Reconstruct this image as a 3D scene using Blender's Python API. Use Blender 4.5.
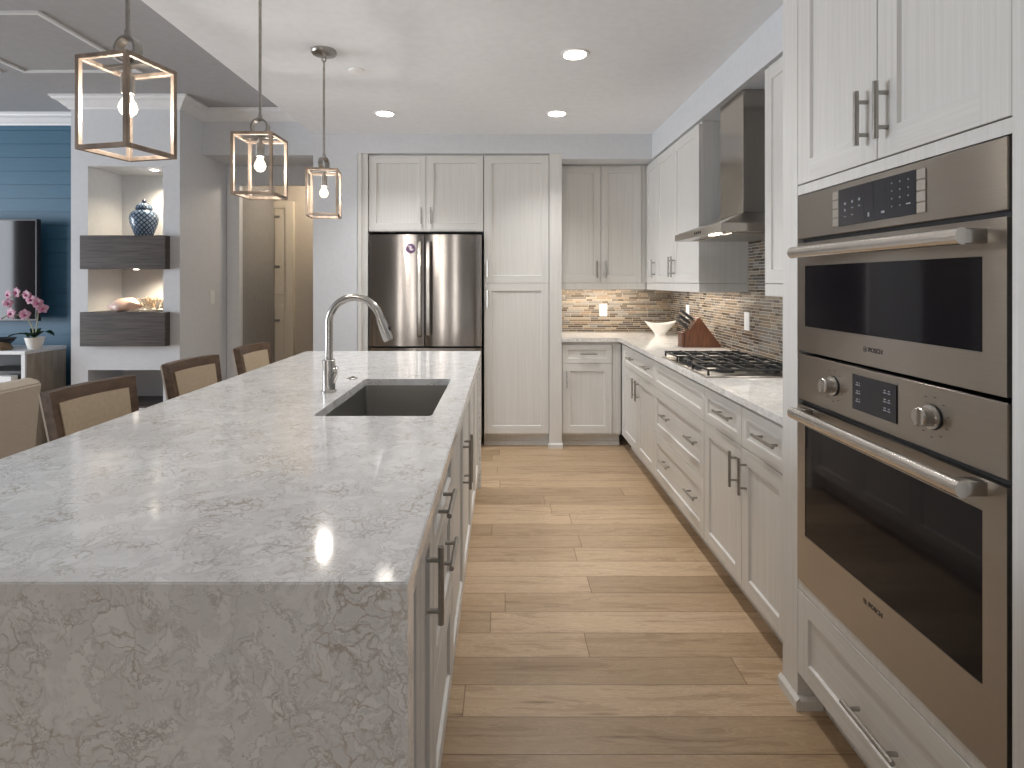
import bpy, bmesh, math, random
from mathutils import Vector, Matrix
random.seed(7)
PI = math.pi
S = bpy.context.scene
for o in list(bpy.data.objects):
    bpy.data.objects.remove(o)
COL = S.collection

# ------------------------------------------------------------------ camera, world, exposure
cd = bpy.data.cameras.new('camera')
cam = bpy.data.objects.new('camera', cd)
COL.objects.link(cam)
cam.location = (0, 0, 1.38)
cam.rotation_euler = (PI / 2, 0, 0)
cd.sensor_width = 36
cd.lens = 36 * 560 / 1024
cd.shift_x = (512 - 503) / 1024
cd.shift_y = -(384 - 282) / 1024
cd.clip_start = 0.02
S.camera = cam
w = bpy.data.worlds.new('world')
S.world = w
w.use_nodes = True
w.node_tree.nodes['Background'].inputs[0].default_value = (0.75, 0.85, 1.0, 1)
w.node_tree.nodes['Background'].inputs[1].default_value = 0.6
vs = S.view_settings
vs.view_transform = 'Standard'
vs.look = 'None'
vs.gamma = 1
vs.use_curve_mapping = False
vs.exposure = 0.4
S.cycles.max_bounces = 10
S.cycles.diffuse_bounces = 6
S.cycles.sample_clamp_indirect = 6
S.cycles.caustics_reflective = False
S.cycles.caustics_refractive = False


def area(name, loc, rot, sx, sy, power, col, spread=PI, shape='RECTANGLE'):
    l = bpy.data.lights.new(name, 'AREA')
    l.shape = shape
    l.size = sx
    if shape == 'RECTANGLE':
        l.size_y = sy
    l.energy = power
    l.color = col
    l.spread = spread
    o = bpy.data.objects.new(name, l)
    o.location = loc
    o.rotation_euler = rot
    COL.objects.link(o)
    return o


def point(name, loc, power, col, r=0.03):
    l = bpy.data.lights.new(name, 'POINT')
    l.energy = power
    l.color = col
    l.shadow_soft_size = r
    o = bpy.data.objects.new(name, l)
    o.location = loc
    COL.objects.link(o)
    return o


def spot(name, loc, power, col, ang=2.2, blend=0.8, r=0.05):
    l = bpy.data.lights.new(name, 'SPOT')
    l.energy = power
    l.color = col
    l.spot_size = ang
    l.spot_blend = blend
    l.shadow_soft_size = r
    o = bpy.data.objects.new(name, l)
    o.location = loc
    COL.objects.link(o)
    return o


COOL = (0.86, 0.92, 1.0)
WARM = (1.0, 0.84, 0.66)
SOFT = (1.0, 0.972, 0.935)
SOFTW = (1.0, 0.94, 0.86)
# daylight through the living room's glass doors (left) and the glass doors behind the camera
area('daylight_left', (-7.88, 1.8, 1.3), (0, -PI / 2, 0), 2.3, 3.0, 235, COOL)
for x in (-2.4, -1.1):
    area('daylight_rear', (x, -5.42, 1.25), (PI / 2, 0, 0), 0.22, 2.1, 12, SOFTW)

# ------------------------------------------------------------------ node helpers and materials
def nd(nt, typ, props=None, **ins):
    n = nt.nodes.new(typ)
    for k, v in (props or {}).items():
        setattr(n, k, v)
    for k, v in ins.items():
        key = int(k[1:]) if k[0] == '_' and k[1:].isdigit() else k.replace('_', ' ')
        s = n.inputs[key]
        if isinstance(v, bpy.types.NodeSocket):
            nt.links.new(v, s)
        else:
            s.default_value = v
    return n


def mth(nt, op, a, b=0.0, c=None):
    n = nt.nodes.new('ShaderNodeMath')
    n.operation = op
    for i, v in enumerate((a, b, c)):
        if v is None:
            continue
        if isinstance(v, bpy.types.NodeSocket):
            nt.links.new(v, n.inputs[i])
        else:
            n.inputs[i].default_value = v
    return n.outputs[0]


def ramp(nt, fac, stops, interp='LINEAR'):
    n = nt.nodes.new('ShaderNodeValToRGB')
    cr = n.color_ramp
    cr.interpolation = interp
    while len(cr.elements) < len(stops):
        cr.elements.new(0.5)
    for e, (p, c) in zip(cr.elements, stops):
        e.position = p
        e.color = (*c, 1) if len(c) == 3 else c
    nt.links.new(fac, n.inputs[0])
    return n.outputs[0]


def mix(nt, fac, a, b, bt='MIX'):
    n = nt.nodes.new('ShaderNodeMixRGB')
    n.blend_type = bt
    for i, v in enumerate((fac, a, b)):
        if isinstance(v, bpy.types.NodeSocket):
            nt.links.new(v, n.inputs[i])
        elif i == 0:
            n.inputs[i].default_value = v
        else:
            n.inputs[i].default_value = (*v, 1)
    return n.outputs[0]


def base(name, col=(0.5, 0.5, 0.5), rough=0.5, metal=0.0, **kw):
    m = bpy.data.materials.new(name)
    m.use_nodes = True
    nt = m.node_tree
    b = nt.nodes['Principled BSDF']
    b.inputs['Base Color'].default_value = (*col, 1)
    b.inputs['Roughness'].default_value = rough
    b.inputs['Metallic'].default_value = metal
    for k, v in kw.items():
        b.inputs[k.replace('_', ' ')].default_value = v
    return m, nt, b


def coords(nt, scale=(1, 1, 1), loc=(0, 0, 0)):
    tc = nt.nodes.new('ShaderNodeTexCoord')
    mp = nd(nt, 'ShaderNodeMapping', Vector=tc.outputs['Object'], Scale=scale, Location=loc)
    return mp.outputs[0]


def bump(nt, b, h, strength=0.3, dist=0.002):
    n = nd(nt, 'ShaderNodeBump', Strength=strength, Distance=dist, Height=h)
    nt.links.new(n.outputs[0], b.inputs['Normal'])


def noise_mat(name, c0, c1, scale, rough, sv=(1, 1, 1), bstr=0.0, metal=0.0, lo=0.35, hi=0.65, detail=4, bdist=0.002):
    m, nt, b = base(name, c0, rough, metal)
    v = coords(nt, sv)
    n = nd(nt, 'ShaderNodeTexNoise', Vector=v, Scale=scale, Detail=detail)
    c = ramp(nt, n.outputs['Fac'], [(lo, c0), (hi, c1)])
    nt.links.new(c, b.inputs['Base Color'])
    if bstr:
        bump(nt, b, n.outputs['Fac'], bstr, bdist)
    return m


def striated(name, sv, c0, c1):
    m, nt, b = base(name, c0, 0.42)
    n1 = nd(nt, 'ShaderNodeTexNoise', Vector=coords(nt, sv), Scale=1.0, Detail=3.0, Roughness=0.65)
    n2 = nd(nt, 'ShaderNodeTexNoise', Vector=coords(nt, tuple(4.1 * k for k in sv), (3, 7, 1)), Scale=1.0, Detail=2.0)
    f = mth(nt, 'ADD', mth(nt, 'MULTIPLY', n1.outputs['Fac'], 0.6), mth(nt, 'MULTIPLY', n2.outputs['Fac'], 0.4))
    c = ramp(nt, f, [(0.32, c0), (0.66, c1)])
    nt.links.new(c, b.inputs['Base Color'])
    bump(nt, b, f, 0.06, 0.001)
    return m


CW0, CW1 = (0.60, 0.59, 0.565), (0.70, 0.692, 0.672)
CAB = striated('white_grain_vertical', (75, 75, 1.1), CW0, CW1)
CABH = striated('white_grain_horizontal', (1.1, 1.1, 75), CW0, CW1)
WALL = noise_mat('wall_paint', (0.62, 0.635, 0.66), (0.645, 0.66, 0.685), 30, 0.75, bstr=0.03)
GREIGE = noise_mat('greige_paint', (0.44, 0.43, 0.42), (0.46, 0.45, 0.44), 30, 0.8)
HALLG = noise_mat('hall_grey_paint', (0.27, 0.265, 0.255), (0.29, 0.285, 0.275), 20, 0.8)
TANP = noise_mat('hall_paint', (0.52, 0.47, 0.40), (0.54, 0.49, 0.42), 20, 0.8)
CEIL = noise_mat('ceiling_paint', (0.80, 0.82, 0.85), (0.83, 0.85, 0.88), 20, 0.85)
CEIL_DIM = noise_mat('living_ceiling_shaded', (0.36, 0.365, 0.38), (0.38, 0.385, 0.40), 20, 0.85)  # less lit living room ceiling: its shade is put into a darker tone
TRIM = noise_mat('white_trim_paint', (0.70, 0.71, 0.72), (0.73, 0.74, 0.75), 20, 0.45)
BLUE = noise_mat('blue_shiplap_paint', (0.032, 0.108, 0.175), (0.037, 0.118, 0.19), 6, 0.5, sv=(1, 1, 12))
DARKW = noise_mat('dark_stained_wood', (0.035, 0.028, 0.026), (0.085, 0.068, 0.060), 5, 0.4, sv=(1, 6, 16))
STOOLW = noise_mat('walnut_stain', (0.075, 0.044, 0.027), (0.135, 0.082, 0.05), 6, 0.42, sv=(6, 2, 6))
LEATHER = noise_mat('beige_leather', (0.47, 0.375, 0.265), (0.51, 0.41, 0.29), 60, 0.5, bstr=0.08)
CREAM = noise_mat('cream_fabric', (0.48, 0.425, 0.355), (0.54, 0.48, 0.405), 150, 0.9, bstr=0.2)
BLACK = base('black_gap', (0.012, 0.012, 0.013), 0.5)[0]
IRON = noise_mat('cast_iron', (0.012, 0.012, 0.012), (0.03, 0.03, 0.03), 40, 0.5, bstr=0.1)
NICKEL = noise_mat('brushed_nickel', (0.36, 0.345, 0.32), (0.42, 0.40, 0.37), 60, 0.3, metal=1.0)
CHROME = noise_mat('polished_steel', (0.52, 0.505, 0.48), (0.56, 0.545, 0.52), 30, 0.24, metal=1.0)
LANTERN = noise_mat('weathered_lantern_frame', (0.20, 0.155, 0.12), (0.42, 0.33, 0.26), 22, 0.45, sv=(1, 1, 0.4), metal=0.35)
GLASSB = base('black_glass', (0.010, 0.009, 0.011), 0.05, IOR=1.33)[0]
DISPLAY = base('display_glass', (0.02, 0.02, 0.026), 0.12)[0]
PRINT = base('display_print', (0.30, 0.31, 0.34), 0.5)[0]
LOGO = base('dark_lettering', (0.06, 0.05, 0.05), 0.4)[0]
PORC = base('white_porcelain', (0.86, 0.85, 0.82), 0.2)[0]
PLASTIC = base('white_plastic', (0.82, 0.82, 0.82), 0.35)[0]
KNIFEW = noise_mat('cherry_wood', (0.085, 0.032, 0.016), (0.15, 0.058, 0.028), 5, 0.4, sv=(12, 12, 2))
CONSW = noise_mat('weathered_oak', (0.30, 0.255, 0.205), (0.40, 0.35, 0.29), 5, 0.55, sv=(5, 5, 1))
BLKPL = base('black_plastic', (0.02, 0.02, 0.022), 0.35)[0]
PETAL = noise_mat('pink_petal', (0.75, 0.38, 0.52), (0.85, 0.62, 0.72), 40, 0.5)
PETALC = base('magenta_centre', (0.45, 0.06, 0.22), 0.5)[0]
LEAF = noise_mat('dark_leaf', (0.015, 0.06, 0.025), (0.03, 0.10, 0.04), 12, 0.35)
STEM = noise_mat('pale_stem', (0.42, 0.42, 0.28), (0.5, 0.5, 0.36), 20, 0.5)
SHELLP = noise_mat('pink_shell', (0.72, 0.46, 0.38), (0.85, 0.68, 0.60), 14, 0.3, sv=(1, 1, 3))
CORALM = noise_mat('cream_coral', (0.62, 0.50, 0.36), (0.78, 0.70, 0.58), 40, 0.8, bstr=0.3)
TURT = noise_mat('speckled_brown', (0.10, 0.06, 0.03), (0.28, 0.19, 0.10), 60, 0.5, bstr=0.3)


def steel(name, col, rough, sv):
    m, nt, b = base(name, col, rough, 1.0)
    n = nd(nt, 'ShaderNodeTexNoise', Vector=coords(nt, sv), Scale=1.0, Detail=1.0)
    c = ramp(nt, n.outputs['Fac'], [(0.3, tuple(0.93 * k for k in col)), (0.7, col)])
    nt.links.new(c, b.inputs['Base Color'])
    bump(nt, b, n.outputs['Fac'], 0.22, 0.0006)
    return m


def brushed(name, col, rough, an=0.95):
    # level brushing: highlights stretch upright
    m, nt, b = base(name, col, rough, 1.0)
    n = nd(nt, 'ShaderNodeTexNoise', Vector=coords(nt, (0.6, 0.6, 500)), Scale=1.0, Detail=1.0)
    c = ramp(nt, n.outputs['Fac'], [(0.3, tuple(0.95 * k for k in col)), (0.7, col)])
    nt.links.new(c, b.inputs['Base Color'])
    b.inputs['Anisotropic'].default_value = an
    b.inputs['Anisotropic Rotation'].default_value = 0.25
    tg = nd(nt, 'ShaderNodeTangent', {'direction_type': 'RADIAL', 'axis': 'Z'})
    nt.links.new(tg.outputs[0], b.inputs['Tangent'])
    return m


STEEL = brushed('brushed_stainless', (0.43, 0.40, 0.365), 0.28, 0.9)
FRSTEEL = brushed('fridge_stainless', (0.46, 0.43, 0.41), 0.21)
SINKST = steel('sink_stainless', (0.42, 0.41, 0.39), 0.38, (4, 4, 300))


def emis(name, col, s):
    m, nt, b = base(name, col, 0.4)
    b.inputs['Emission Color'].default_value = (*col, 1)
    b.inputs['Emission Strength'].default_value = s
    return m


LAMP = emis('downlight_lens', (1.0, 0.93, 0.84), 14)
BULB = emis('bulb_glow', (1.0, 0.80, 0.55), 30)
PUCK = emis('puck_lens', (1.0, 0.90, 0.75), 10)


def quartz(name, c0, c1, vein):
    m, nt, b = base(name, c0, 0.09)
    v = coords(nt)
    warp = nd(nt, 'ShaderNodeTexNoise', Vector=v, Scale=12.0, Detail=6.0)
    wv = nd(nt, 'ShaderNodeVectorMath', {'operation': 'MULTIPLY_ADD'})
    nt.links.new(warp.outputs['Color'], wv.inputs[0])
    wv.inputs[1].default_value = (0.16, 0.16, 0.16)
    nt.links.new(v, wv.inputs[2])
    cloud = nd(nt, 'ShaderNodeTexNoise', Vector=wv.outputs[0], Scale=24.0, Detail=6.0, Roughness=0.6)
    col = ramp(nt, cloud.outputs['Fac'], [(0.40, c0), (0.58, c1)])
    vor = nd(nt, 'ShaderNodeTexVoronoi', {'feature': 'DISTANCE_TO_EDGE'}, Vector=wv.outputs[0], Scale=31.0)
    edge = ramp(nt, vor.outputs['Distance'], [(0.0, (1, 1, 1)), (0.09, (0, 0, 0))])
    msk = nd(nt, 'ShaderNodeTexNoise', Vector=v, Scale=10.0, Detail=7.0, Roughness=0.68)
    mk = ramp(nt, msk.outputs['Fac'], [(0.47, (0, 0, 0)), (0.61, (1, 1, 1))])
    hue = nd(nt, 'ShaderNodeTexNoise', Vector=v, Scale=4.0, Detail=2.0)
    vc = ramp(nt, hue.outputs['Fac'], [(0.40, (0.27, 0.26, 0.245)), (0.55, vein)])
    f = mth(nt, 'MULTIPLY', mth(nt, 'MULTIPLY', edge, mk), 0.6)
    col = mix(nt, f, col, vc)
    wis = nd(nt, 'ShaderNodeTexNoise', Vector=wv.outputs[0], Scale=12.0, Detail=8.0, Roughness=0.72)
    wl = mth(nt, 'ABSOLUTE', mth(nt, 'SUBTRACT', wis.outputs['Fac'], 0.5))
    wf = ramp(nt, wl, [(0.0, (0.7, 0.7, 0.7)), (0.026, (0, 0, 0))])
    mk2 = ramp(nt, cloud.outputs['Fac'], [(0.42, (0, 0, 0)), (0.56, (1, 1, 1))])
    col = mix(nt, mth(nt, 'MULTIPLY', wf, mk2), col, (0.40, 0.39, 0.38))
    nt.links.new(col, b.inputs['Base Color'])
    return m


QUARTZ = quartz('veined_white_quartz', (0.80, 0.805, 0.81), (0.90, 0.905, 0.91), (0.27, 0.185, 0.07))


def oak_floor():
    m, nt, b = base('wide_oak_planks', (0.4, 0.3, 0.2), 0.36)
    tc = nt.nodes.new('ShaderNodeTexCoord')
    sp = nd(nt, 'ShaderNodeSeparateXYZ', Vector=tc.outputs['Object'])
    W, L = 0.1414, 1.55
    ry = mth(nt, 'DIVIDE', mth(nt, 'SUBTRACT', sp.outputs['Y'], 1.636), W)
    row = mth(nt, 'FLOOR', ry)
    fy = mth(nt, 'FRACT', ry)
    wn = nd(nt, 'ShaderNodeTexWhiteNoise', {'noise_dimensions': '1D'}, W=row)
    rx = mth(nt, 'ADD', mth(nt, 'DIVIDE', sp.outputs['X'], L), mth(nt, 'MULTIPLY', wn.outputs['Value'], 7.3))
    colm = mth(nt, 'FLOOR', rx)
    fx = mth(nt, 'FRACT', rx)
    cb = nd(nt, 'ShaderNodeCombineXYZ', X=colm, Y=row)
    wn2 = nd(nt, 'ShaderNodeTexWhiteNoise', {'noise_dimensions': '3D'}, Vector=cb.outputs[0])
    tone = ramp(nt, wn2.outputs['Value'], [(0.0, (0.37, 0.265, 0.165)), (0.4, (0.46, 0.335, 0.215)), (0.8, (0.52, 0.385, 0.255)), (1.0, (0.56, 0.42, 0.285))])
    # grain stretched along x, shifted from plank to plank
    off = mth(nt, 'MULTIPLY', wn2.outputs['Value'], 40.0)
    gv = nd(nt, 'ShaderNodeCombineXYZ', X=mth(nt, 'ADD', mth(nt, 'MULTIPLY', sp.outputs['X'], 1.6), off), Y=mth(nt, 'MULTIPLY', sp.outputs['Y'], 16.0), Z=off)
    g1 = nd(nt, 'ShaderNodeTexNoise', Vector=gv.outputs[0], Scale=1.6, Detail=7.0, Roughness=0.65, Distortion=1.2)
    gc = ramp(nt, g1.outputs['Fac'], [(0.30, (0.66, 0.60, 0.54)), (0.48, (1, 1, 1)), (0.72, (1.10, 1.10, 1.10))])
    col = mix(nt, 1.0, tone, gc, 'MULTIPLY')
    rings = mth(nt, 'SINE', mth(nt, 'MULTIPLY', g1.outputs['Fac'], 70.0))
    rc = ramp(nt, rings, [(0.0, (0.84, 0.80, 0.76)), (0.6, (1, 1, 1))])
    col = mix(nt, 0.8, col, rc, 'MULTIPLY')
    kn = nd(nt, 'ShaderNodeTexVoronoi', Vector=gv.outputs[0], Scale=0.55)
    kc = ramp(nt, kn.outputs['Distance'], [(0.0, (0.35, 0.27, 0.2)), (0.07, (1, 1, 1))])
    col = mix(nt, 1.0, col, kc, 'MULTIPLY')
    ey = mth(nt, 'MINIMUM', fy, mth(nt, 'SUBTRACT', 1.0, fy))
    ex = mth(nt, 'MINIMUM', fx, mth(nt, 'SUBTRACT', 1.0, fx))
    seam = mth(nt, 'MINIMUM', mth(nt, 'MULTIPLY', ey, W), mth(nt, 'MULTIPLY', ex, L))
    sc = ramp(nt, mth(nt, 'MULTIPLY', seam, 100.0), [(0.08, (0.42, 0.36, 0.30)), (0.24, (1, 1, 1))])
    col = mix(nt, 1.0, col, sc, 'MULTIPLY')
    nt.links.new(col, b.inputs['Base Color'])
    bump(nt, b, mth(nt, 'ADD', mth(nt, 'MULTIPLY', g1.outputs['Fac'], 0.25), mth(nt, 'MINIMUM', mth(nt, 'MULTIPLY', seam, 300.0), 1.0)), 0.25, 0.002)
    return m


FLOOR = oak_floor()


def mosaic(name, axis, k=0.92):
    m, nt, b = base(name, (0.4, 0.3, 0.2), 0.16)
    tc = nt.nodes.new('ShaderNodeTexCoord')
    sp = nd(nt, 'ShaderNodeSeparateXYZ', Vector=tc.outputs['Object'])
    H = 0.0188
    rz = mth(nt, 'DIVIDE', sp.outputs['Z'], H)
    row = mth(nt, 'FLOOR', rz)
    fz = mth(nt, 'FRACT', rz)
    wn = nd(nt, 'ShaderNodeTexWhiteNoise', {'noise_dimensions': '1D'}, W=row)
    L = mth(nt, 'ADD', 0.075, mth(nt, 'MULTIPLY', wn.outputs['Value'], 0.075))
    wx = mth(nt, 'ADD', mth(nt, 'DIVIDE', sp.outputs[axis], L), mth(nt, 'MULTIPLY', wn.outputs['Value'], 31.0))
    # uneven lengths: warp inside the row
    wx = mth(nt, 'ADD', wx, mth(nt, 'MULTIPLY', mth(nt, 'SINE', mth(nt, 'MULTIPLY', wx, 2.1)), 0.28))
    cl = mth(nt, 'FLOOR', wx)
    fx = mth(nt, 'FRACT', wx)
    cb = nd(nt, 'ShaderNodeCombineXYZ', X=cl, Y=row)
    w2 = nd(nt, 'ShaderNodeTexWhiteNoise', {'noise_dimensions': '3D'}, Vector=cb.outputs[0])
    cols = [(0.0, (0.115, 0.085, 0.06)), (0.13, (0.19, 0.17, 0.15)), (0.27, (0.33, 0.25, 0.175)), (0.42, (0.27, 0.25, 0.225)), (0.54, (0.16, 0.125, 0.095)), (0.66, (0.40, 0.34, 0.265)), (0.78, (0.23, 0.18, 0.13)), (0.88, (0.32, 0.295, 0.265)), (0.95, (0.12, 0.105, 0.095))]
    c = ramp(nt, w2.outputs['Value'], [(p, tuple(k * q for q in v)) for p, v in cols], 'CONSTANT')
    nn = nd(nt, 'ShaderNodeTexNoise', Vector=coords(nt, (1, 1, 6)), Scale=40.0, Detail=3.0)
    c = mix(nt, 0.5, c, ramp(nt, nn.outputs['Fac'], [(0.3, (0.6, 0.6, 0.6)), (0.7, (1.2, 1.2, 1.2))]), 'MULTIPLY')
    ez = mth(nt, 'MULTIPLY', mth(nt, 'MINIMUM', fz, mth(nt, 'SUBTRACT', 1.0, fz)), H)
    ex = mth(nt, 'MULTIPLY', mth(nt, 'MINIMUM', fx, mth(nt, 'SUBTRACT', 1.0, fx)), L)
    e = mth(nt, 'MULTIPLY', mth(nt, 'MINIMUM', ez, ex), 100.0)
    g = ramp(nt, e, [(0.10, (1, 1, 1)), (0.14, (0, 0, 0))])
    c = mix(nt, g, c, (0.50, 0.46, 0.40))
    nt.links.new(c, b.inputs['Base Color'])
    r = ramp(nt, g, [(0, (0.14, 0.14, 0.14)), (1, (0.7, 0.7, 0.7))])
    nt.links.new(r, b.inputs['Roughness'])
    bump(nt, b, mth(nt, 'MINIMUM', mth(nt, 'MULTIPLY', e, 4.0), 1.0), 0.3, 0.002)
    return m


TILEX = mosaic('linear_mosaic_back', 'X')
TILEY = mosaic('linear_mosaic_side_dim', 'Y', 0.72)  # same mosaic; weaker light on the side wall put into a darker tone


def lattice():
    m, nt, b = base('blue_lattice_glaze', (0.1, 0.15, 0.3), 0.15)
    tc = nt.nodes.new('ShaderNodeTexCoord')
    sp = nd(nt, 'ShaderNodeSeparateXYZ', Vector=tc.outputs['Object'])
    a = mth(nt, 'MULTIPLY', mth(nt, 'ARCTAN2', sp.outputs['Y'], sp.outputs['X']), 16 / (2 * PI))
    z = mth(nt, 'MULTIPLY', sp.outputs['Z'], 26.0)
    d1 = mth(nt, 'ABSOLUTE', mth(nt, 'SUBTRACT', mth(nt, 'FRACT', mth(nt, 'ADD', a, z)), 0.5))
    d2 = mth(nt, 'ABSOLUTE', mth(nt, 'SUBTRACT', mth(nt, 'FRACT', mth(nt, 'SUBTRACT', a, z)), 0.5))
    d = mth(nt, 'MINIMUM', d1, d2)
    c = ramp(nt, d, [(0.13, (0.02, 0.045, 0.11)), (0.20, (0.24, 0.32, 0.38))])
    nt.links.new(c, b.inputs['Base Color'])
    return m


LATT = lattice()

# ------------------------------------------------------------------ geometry helpers
def BM():
    return bmesh.new()


def box(bm, x0, x1, y0, y1, z0, z1, bev=0.0, seg=1):
    vs_ = [bm.verts.new((x, y, z)) for x in (x0, x1) for y in (y0, y1) for z in (z0, z1)]
    fs = []
    for q in ((0, 1, 3, 2), (4, 6, 7, 5), (0, 4, 5, 1), (2, 3, 7, 6), (0, 2, 6, 4), (1, 5, 7, 3)):
        fs.append(bm.faces.new([vs_[i] for i in q]))
    if bev:
        es = list({e for f in fs for e in f.edges})
        bmesh.ops.bevel(bm, geom=es, offset=bev, segments=seg, profile=0.5, affect='EDGES')
    return vs_


def prism(bm, poly, axis, a, b_):
    """poly of 2-D points; axis 'x': (y,z), 'y': (x,z), 'z': (x,y)"""
    def p(q, t):
        return {'x': (t, q[0], q[1]), 'y': (q[0], t, q[1]), 'z': (q[0], q[1], t)}[axis]
    A = [bm.verts.new(p(q, a)) for q in poly]
    B = [bm.verts.new(p(q, b_)) for q in poly]
    n = len(poly)
    bm.faces.new(A)
    bm.faces.new(list(reversed(B)))
    for i in range(n):
        bm.faces.new((A[i], A[(i + 1) % n], B[(i + 1) % n], B[i]))


def tube(bm, pts, r, n=12, closed=False):
    pts = [Vector(p) for p in pts]
    k = len(pts)
    rs = r if isinstance(r, (list, tuple)) else [r] * k
    rings = []
    t0 = (pts[1] - pts[0]).normalized()
    up = Vector((0, 0, 1)) if abs(t0.z) < 0.9 else Vector((1, 0, 0))
    nrm = (up - t0 * up.dot(t0)).normalized()
    for i, p in enumerate(pts):
        if closed:
            t = (pts[(i + 1) % k] - pts[i - 1]).normalized()
        elif i == 0:
            t = t0
        elif i == k - 1:
            t = (pts[i] - pts[i - 1]).normalized()
        else:
            t = (pts[i + 1] - pts[i - 1]).normalized()
        nrm = (nrm - t * nrm.dot(t)).normalized()
        bi = t.cross(nrm)
        rings.append([bm.verts.new(p + (nrm * math.cos(2 * PI * j / n) + bi * math.sin(2 * PI * j / n)) * rs[i]) for j in range(n)])
    m = k if closed else k - 1
    for i in range(m):
        A, B = rings[i], rings[(i + 1) % k]
        for j in range(n):
            bm.faces.new((A[j], A[(j + 1) % n], B[(j + 1) % n], B[j]))
    if not closed:
        bm.faces.new(list(reversed(rings[0])))
        bm.faces.new(rings[-1])


def lathe(bm, prof, c=(0, 0, 0), n=32, axis='z', sq=(1, 1)):
    """prof: list of (r, h) from bottom to top; r == 0 makes a pole"""
    def p(r, h, a):
        u, v = r * math.cos(a) * sq[0], r * math.sin(a) * sq[1]
        q = {'z': (u, v, h), 'x': (h, u, v), 'y': (u, h, v)}[axis]
        return (c[0] + q[0], c[1] + q[1], c[2] + q[2])
    rings = []
    for r, h in prof:
        if r < 1e-6:
            rings.append([bm.verts.new(p(0, h, 0))])
        else:
            rings.append([bm.verts.new(p(r, h, 2 * PI * j / n)) for j in range(n)])
    for A, B in zip(rings[:-1], rings[1:]):
        for j in range(n):
            a0, a1 = A[j % len(A)], A[(j + 1) % len(A)]
            b0, b1 = B[j % len(B)], B[(j + 1) % len(B)]
            f = []
            for v in (a0, a1, b1, b0):
                if v not in f:
                    f.append(v)
            if len(f) >= 3:
                bm.faces.new(f)
    if len(rings[0]) > 1:
        bm.faces.new(list(reversed(rings[0])))
    if len(rings[-1]) > 1:
        bm.faces.new(rings[-1])


def frame_map(face, f0):
    if face == 'x-':
        return lambda u, w_, z: (f0 - w_, u, z)
    if face == 'x+':
        return lambda u, w_, z: (f0 + w_, u, z)
    return lambda u, w_, z: (u, f0 - w_, z)


def mbox(bm, M, u0, u1, w0, w1, z0, z1, bev=0.0, seg=1):
    a, b_ = M(u0, w0, z0), M(u1, w1, z1)
    box(bm, min(a[0], b_[0]), max(a[0], b_[0]), min(a[1], b_[1]), max(a[1], b_[1]), z0, z1, bev, seg)


def root_of(o):
    while o.parent:
        o = o.parent
    return o


def obj(name, bm, mats, parent=None, smooth=False, world=True, angle=0.6):
    bmesh.ops.recalc_face_normals(bm, faces=bm.faces[:])
    if parent is not None and world:
        bmesh.ops.translate(bm, verts=bm.verts[:], vec=-Vector(root_of(parent).location))
    me = bpy.data.meshes.new(name)
    bm.to_mesh(me)
    bm.free()
    for m in (mats if isinstance(mats, (list, tuple)) else [mats]):
        me.materials.append(m)
    if smooth:
        for p in me.polygons:
            p.use_smooth = True
        me.set_sharp_from_angle(angle=angle)
    o = bpy.data.objects.new(name, me)
    COL.objects.link(o)
    if parent is not None:
        o.parent = parent
    return o


def tag(o, label, cat, group=None):
    o['label'] = label
    o['category'] = cat
    if group:
        o['group'] = group
    return o


def thing(name, label, cat, loc, rz=0.0, group=None):
    o = bpy.data.objects.new(name, None)
    o.empty_display_size = 0.1
    o.location = loc
    o.rotation_euler = (0, 0, rz)
    COL.objects.link(o)
    return tag(o, label, cat, group)


def struct(name, bm, m, smooth=False):
    o = obj(name, bm, m, None, smooth)
    o['kind'] = 'structure'
    return o


def copy_thing(o, loc, label, rz=None):
    def rec(a, par):
        c = a.copy()
        COL.objects.link(c)
        c.parent = par
        for ch in a.children:
            rec(ch, c)
        return c
    r = rec(o, None)
    r.location = loc
    if rz is not None:
        r.rotation_euler = (0, 0, rz)
    r['label'] = label
    return r


# ------------------------------------------------------------------ room shell
ZK, ZL, ZS, ZA = 2.61, 2.81, 2.45, 2.405            # kitchen ceiling, living ceiling, soffit underside
bm = BM(); box(bm, -8.0, 1.75, -5.5, 7.0, -0.12, 0.0)
struct('floor', bm, FLOOR)
bm = BM(); box(bm, -1.58, 1.75, -5.5, 4.66, ZK, ZL + 0.1)
struct('ceiling', bm, CEIL)
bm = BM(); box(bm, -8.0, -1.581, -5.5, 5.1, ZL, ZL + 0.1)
struct('ceiling_living', bm, CEIL_DIM)
# the dropped soffits over the wall cabinets
bm = BM(); box(bm, -1.58, 0.4895, 4.66, 5.5, ZS, ZL + 0.1); box(bm, 0.4895, 1.75, 4.66, 5.5, ZA, ZL + 0.1)
struct('trim_1', bm, WALL)
bm = BM(); box(bm, 1.24, 1.75, 1.93, 4.659, ZA, ZK)
struct('trim_2', bm, WALL)
bm = BM(); box(bm, 0.95, 1.75, -5.5, 1.929, ZS, ZK)
struct('trim_3', bm, WALL)
bm = BM(); box(bm, 1.57, 1.75, -5.5, 5.2, 0, ZA)
struct('wall_right', bm, WALL)
bm = BM(); box(bm, 0.4895, 1.75, 5.21, 5.5, 0, ZA); box(bm, -1.58, 0.4895, 5.38, 5.5, 0, ZS)
struct('wall_back', bm, WALL)
bm = BM(); box(bm, -1.58, -1.215, 4.66, 5.38, 0, ZS)
struct('wall_back_left', bm, WALL)
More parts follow.
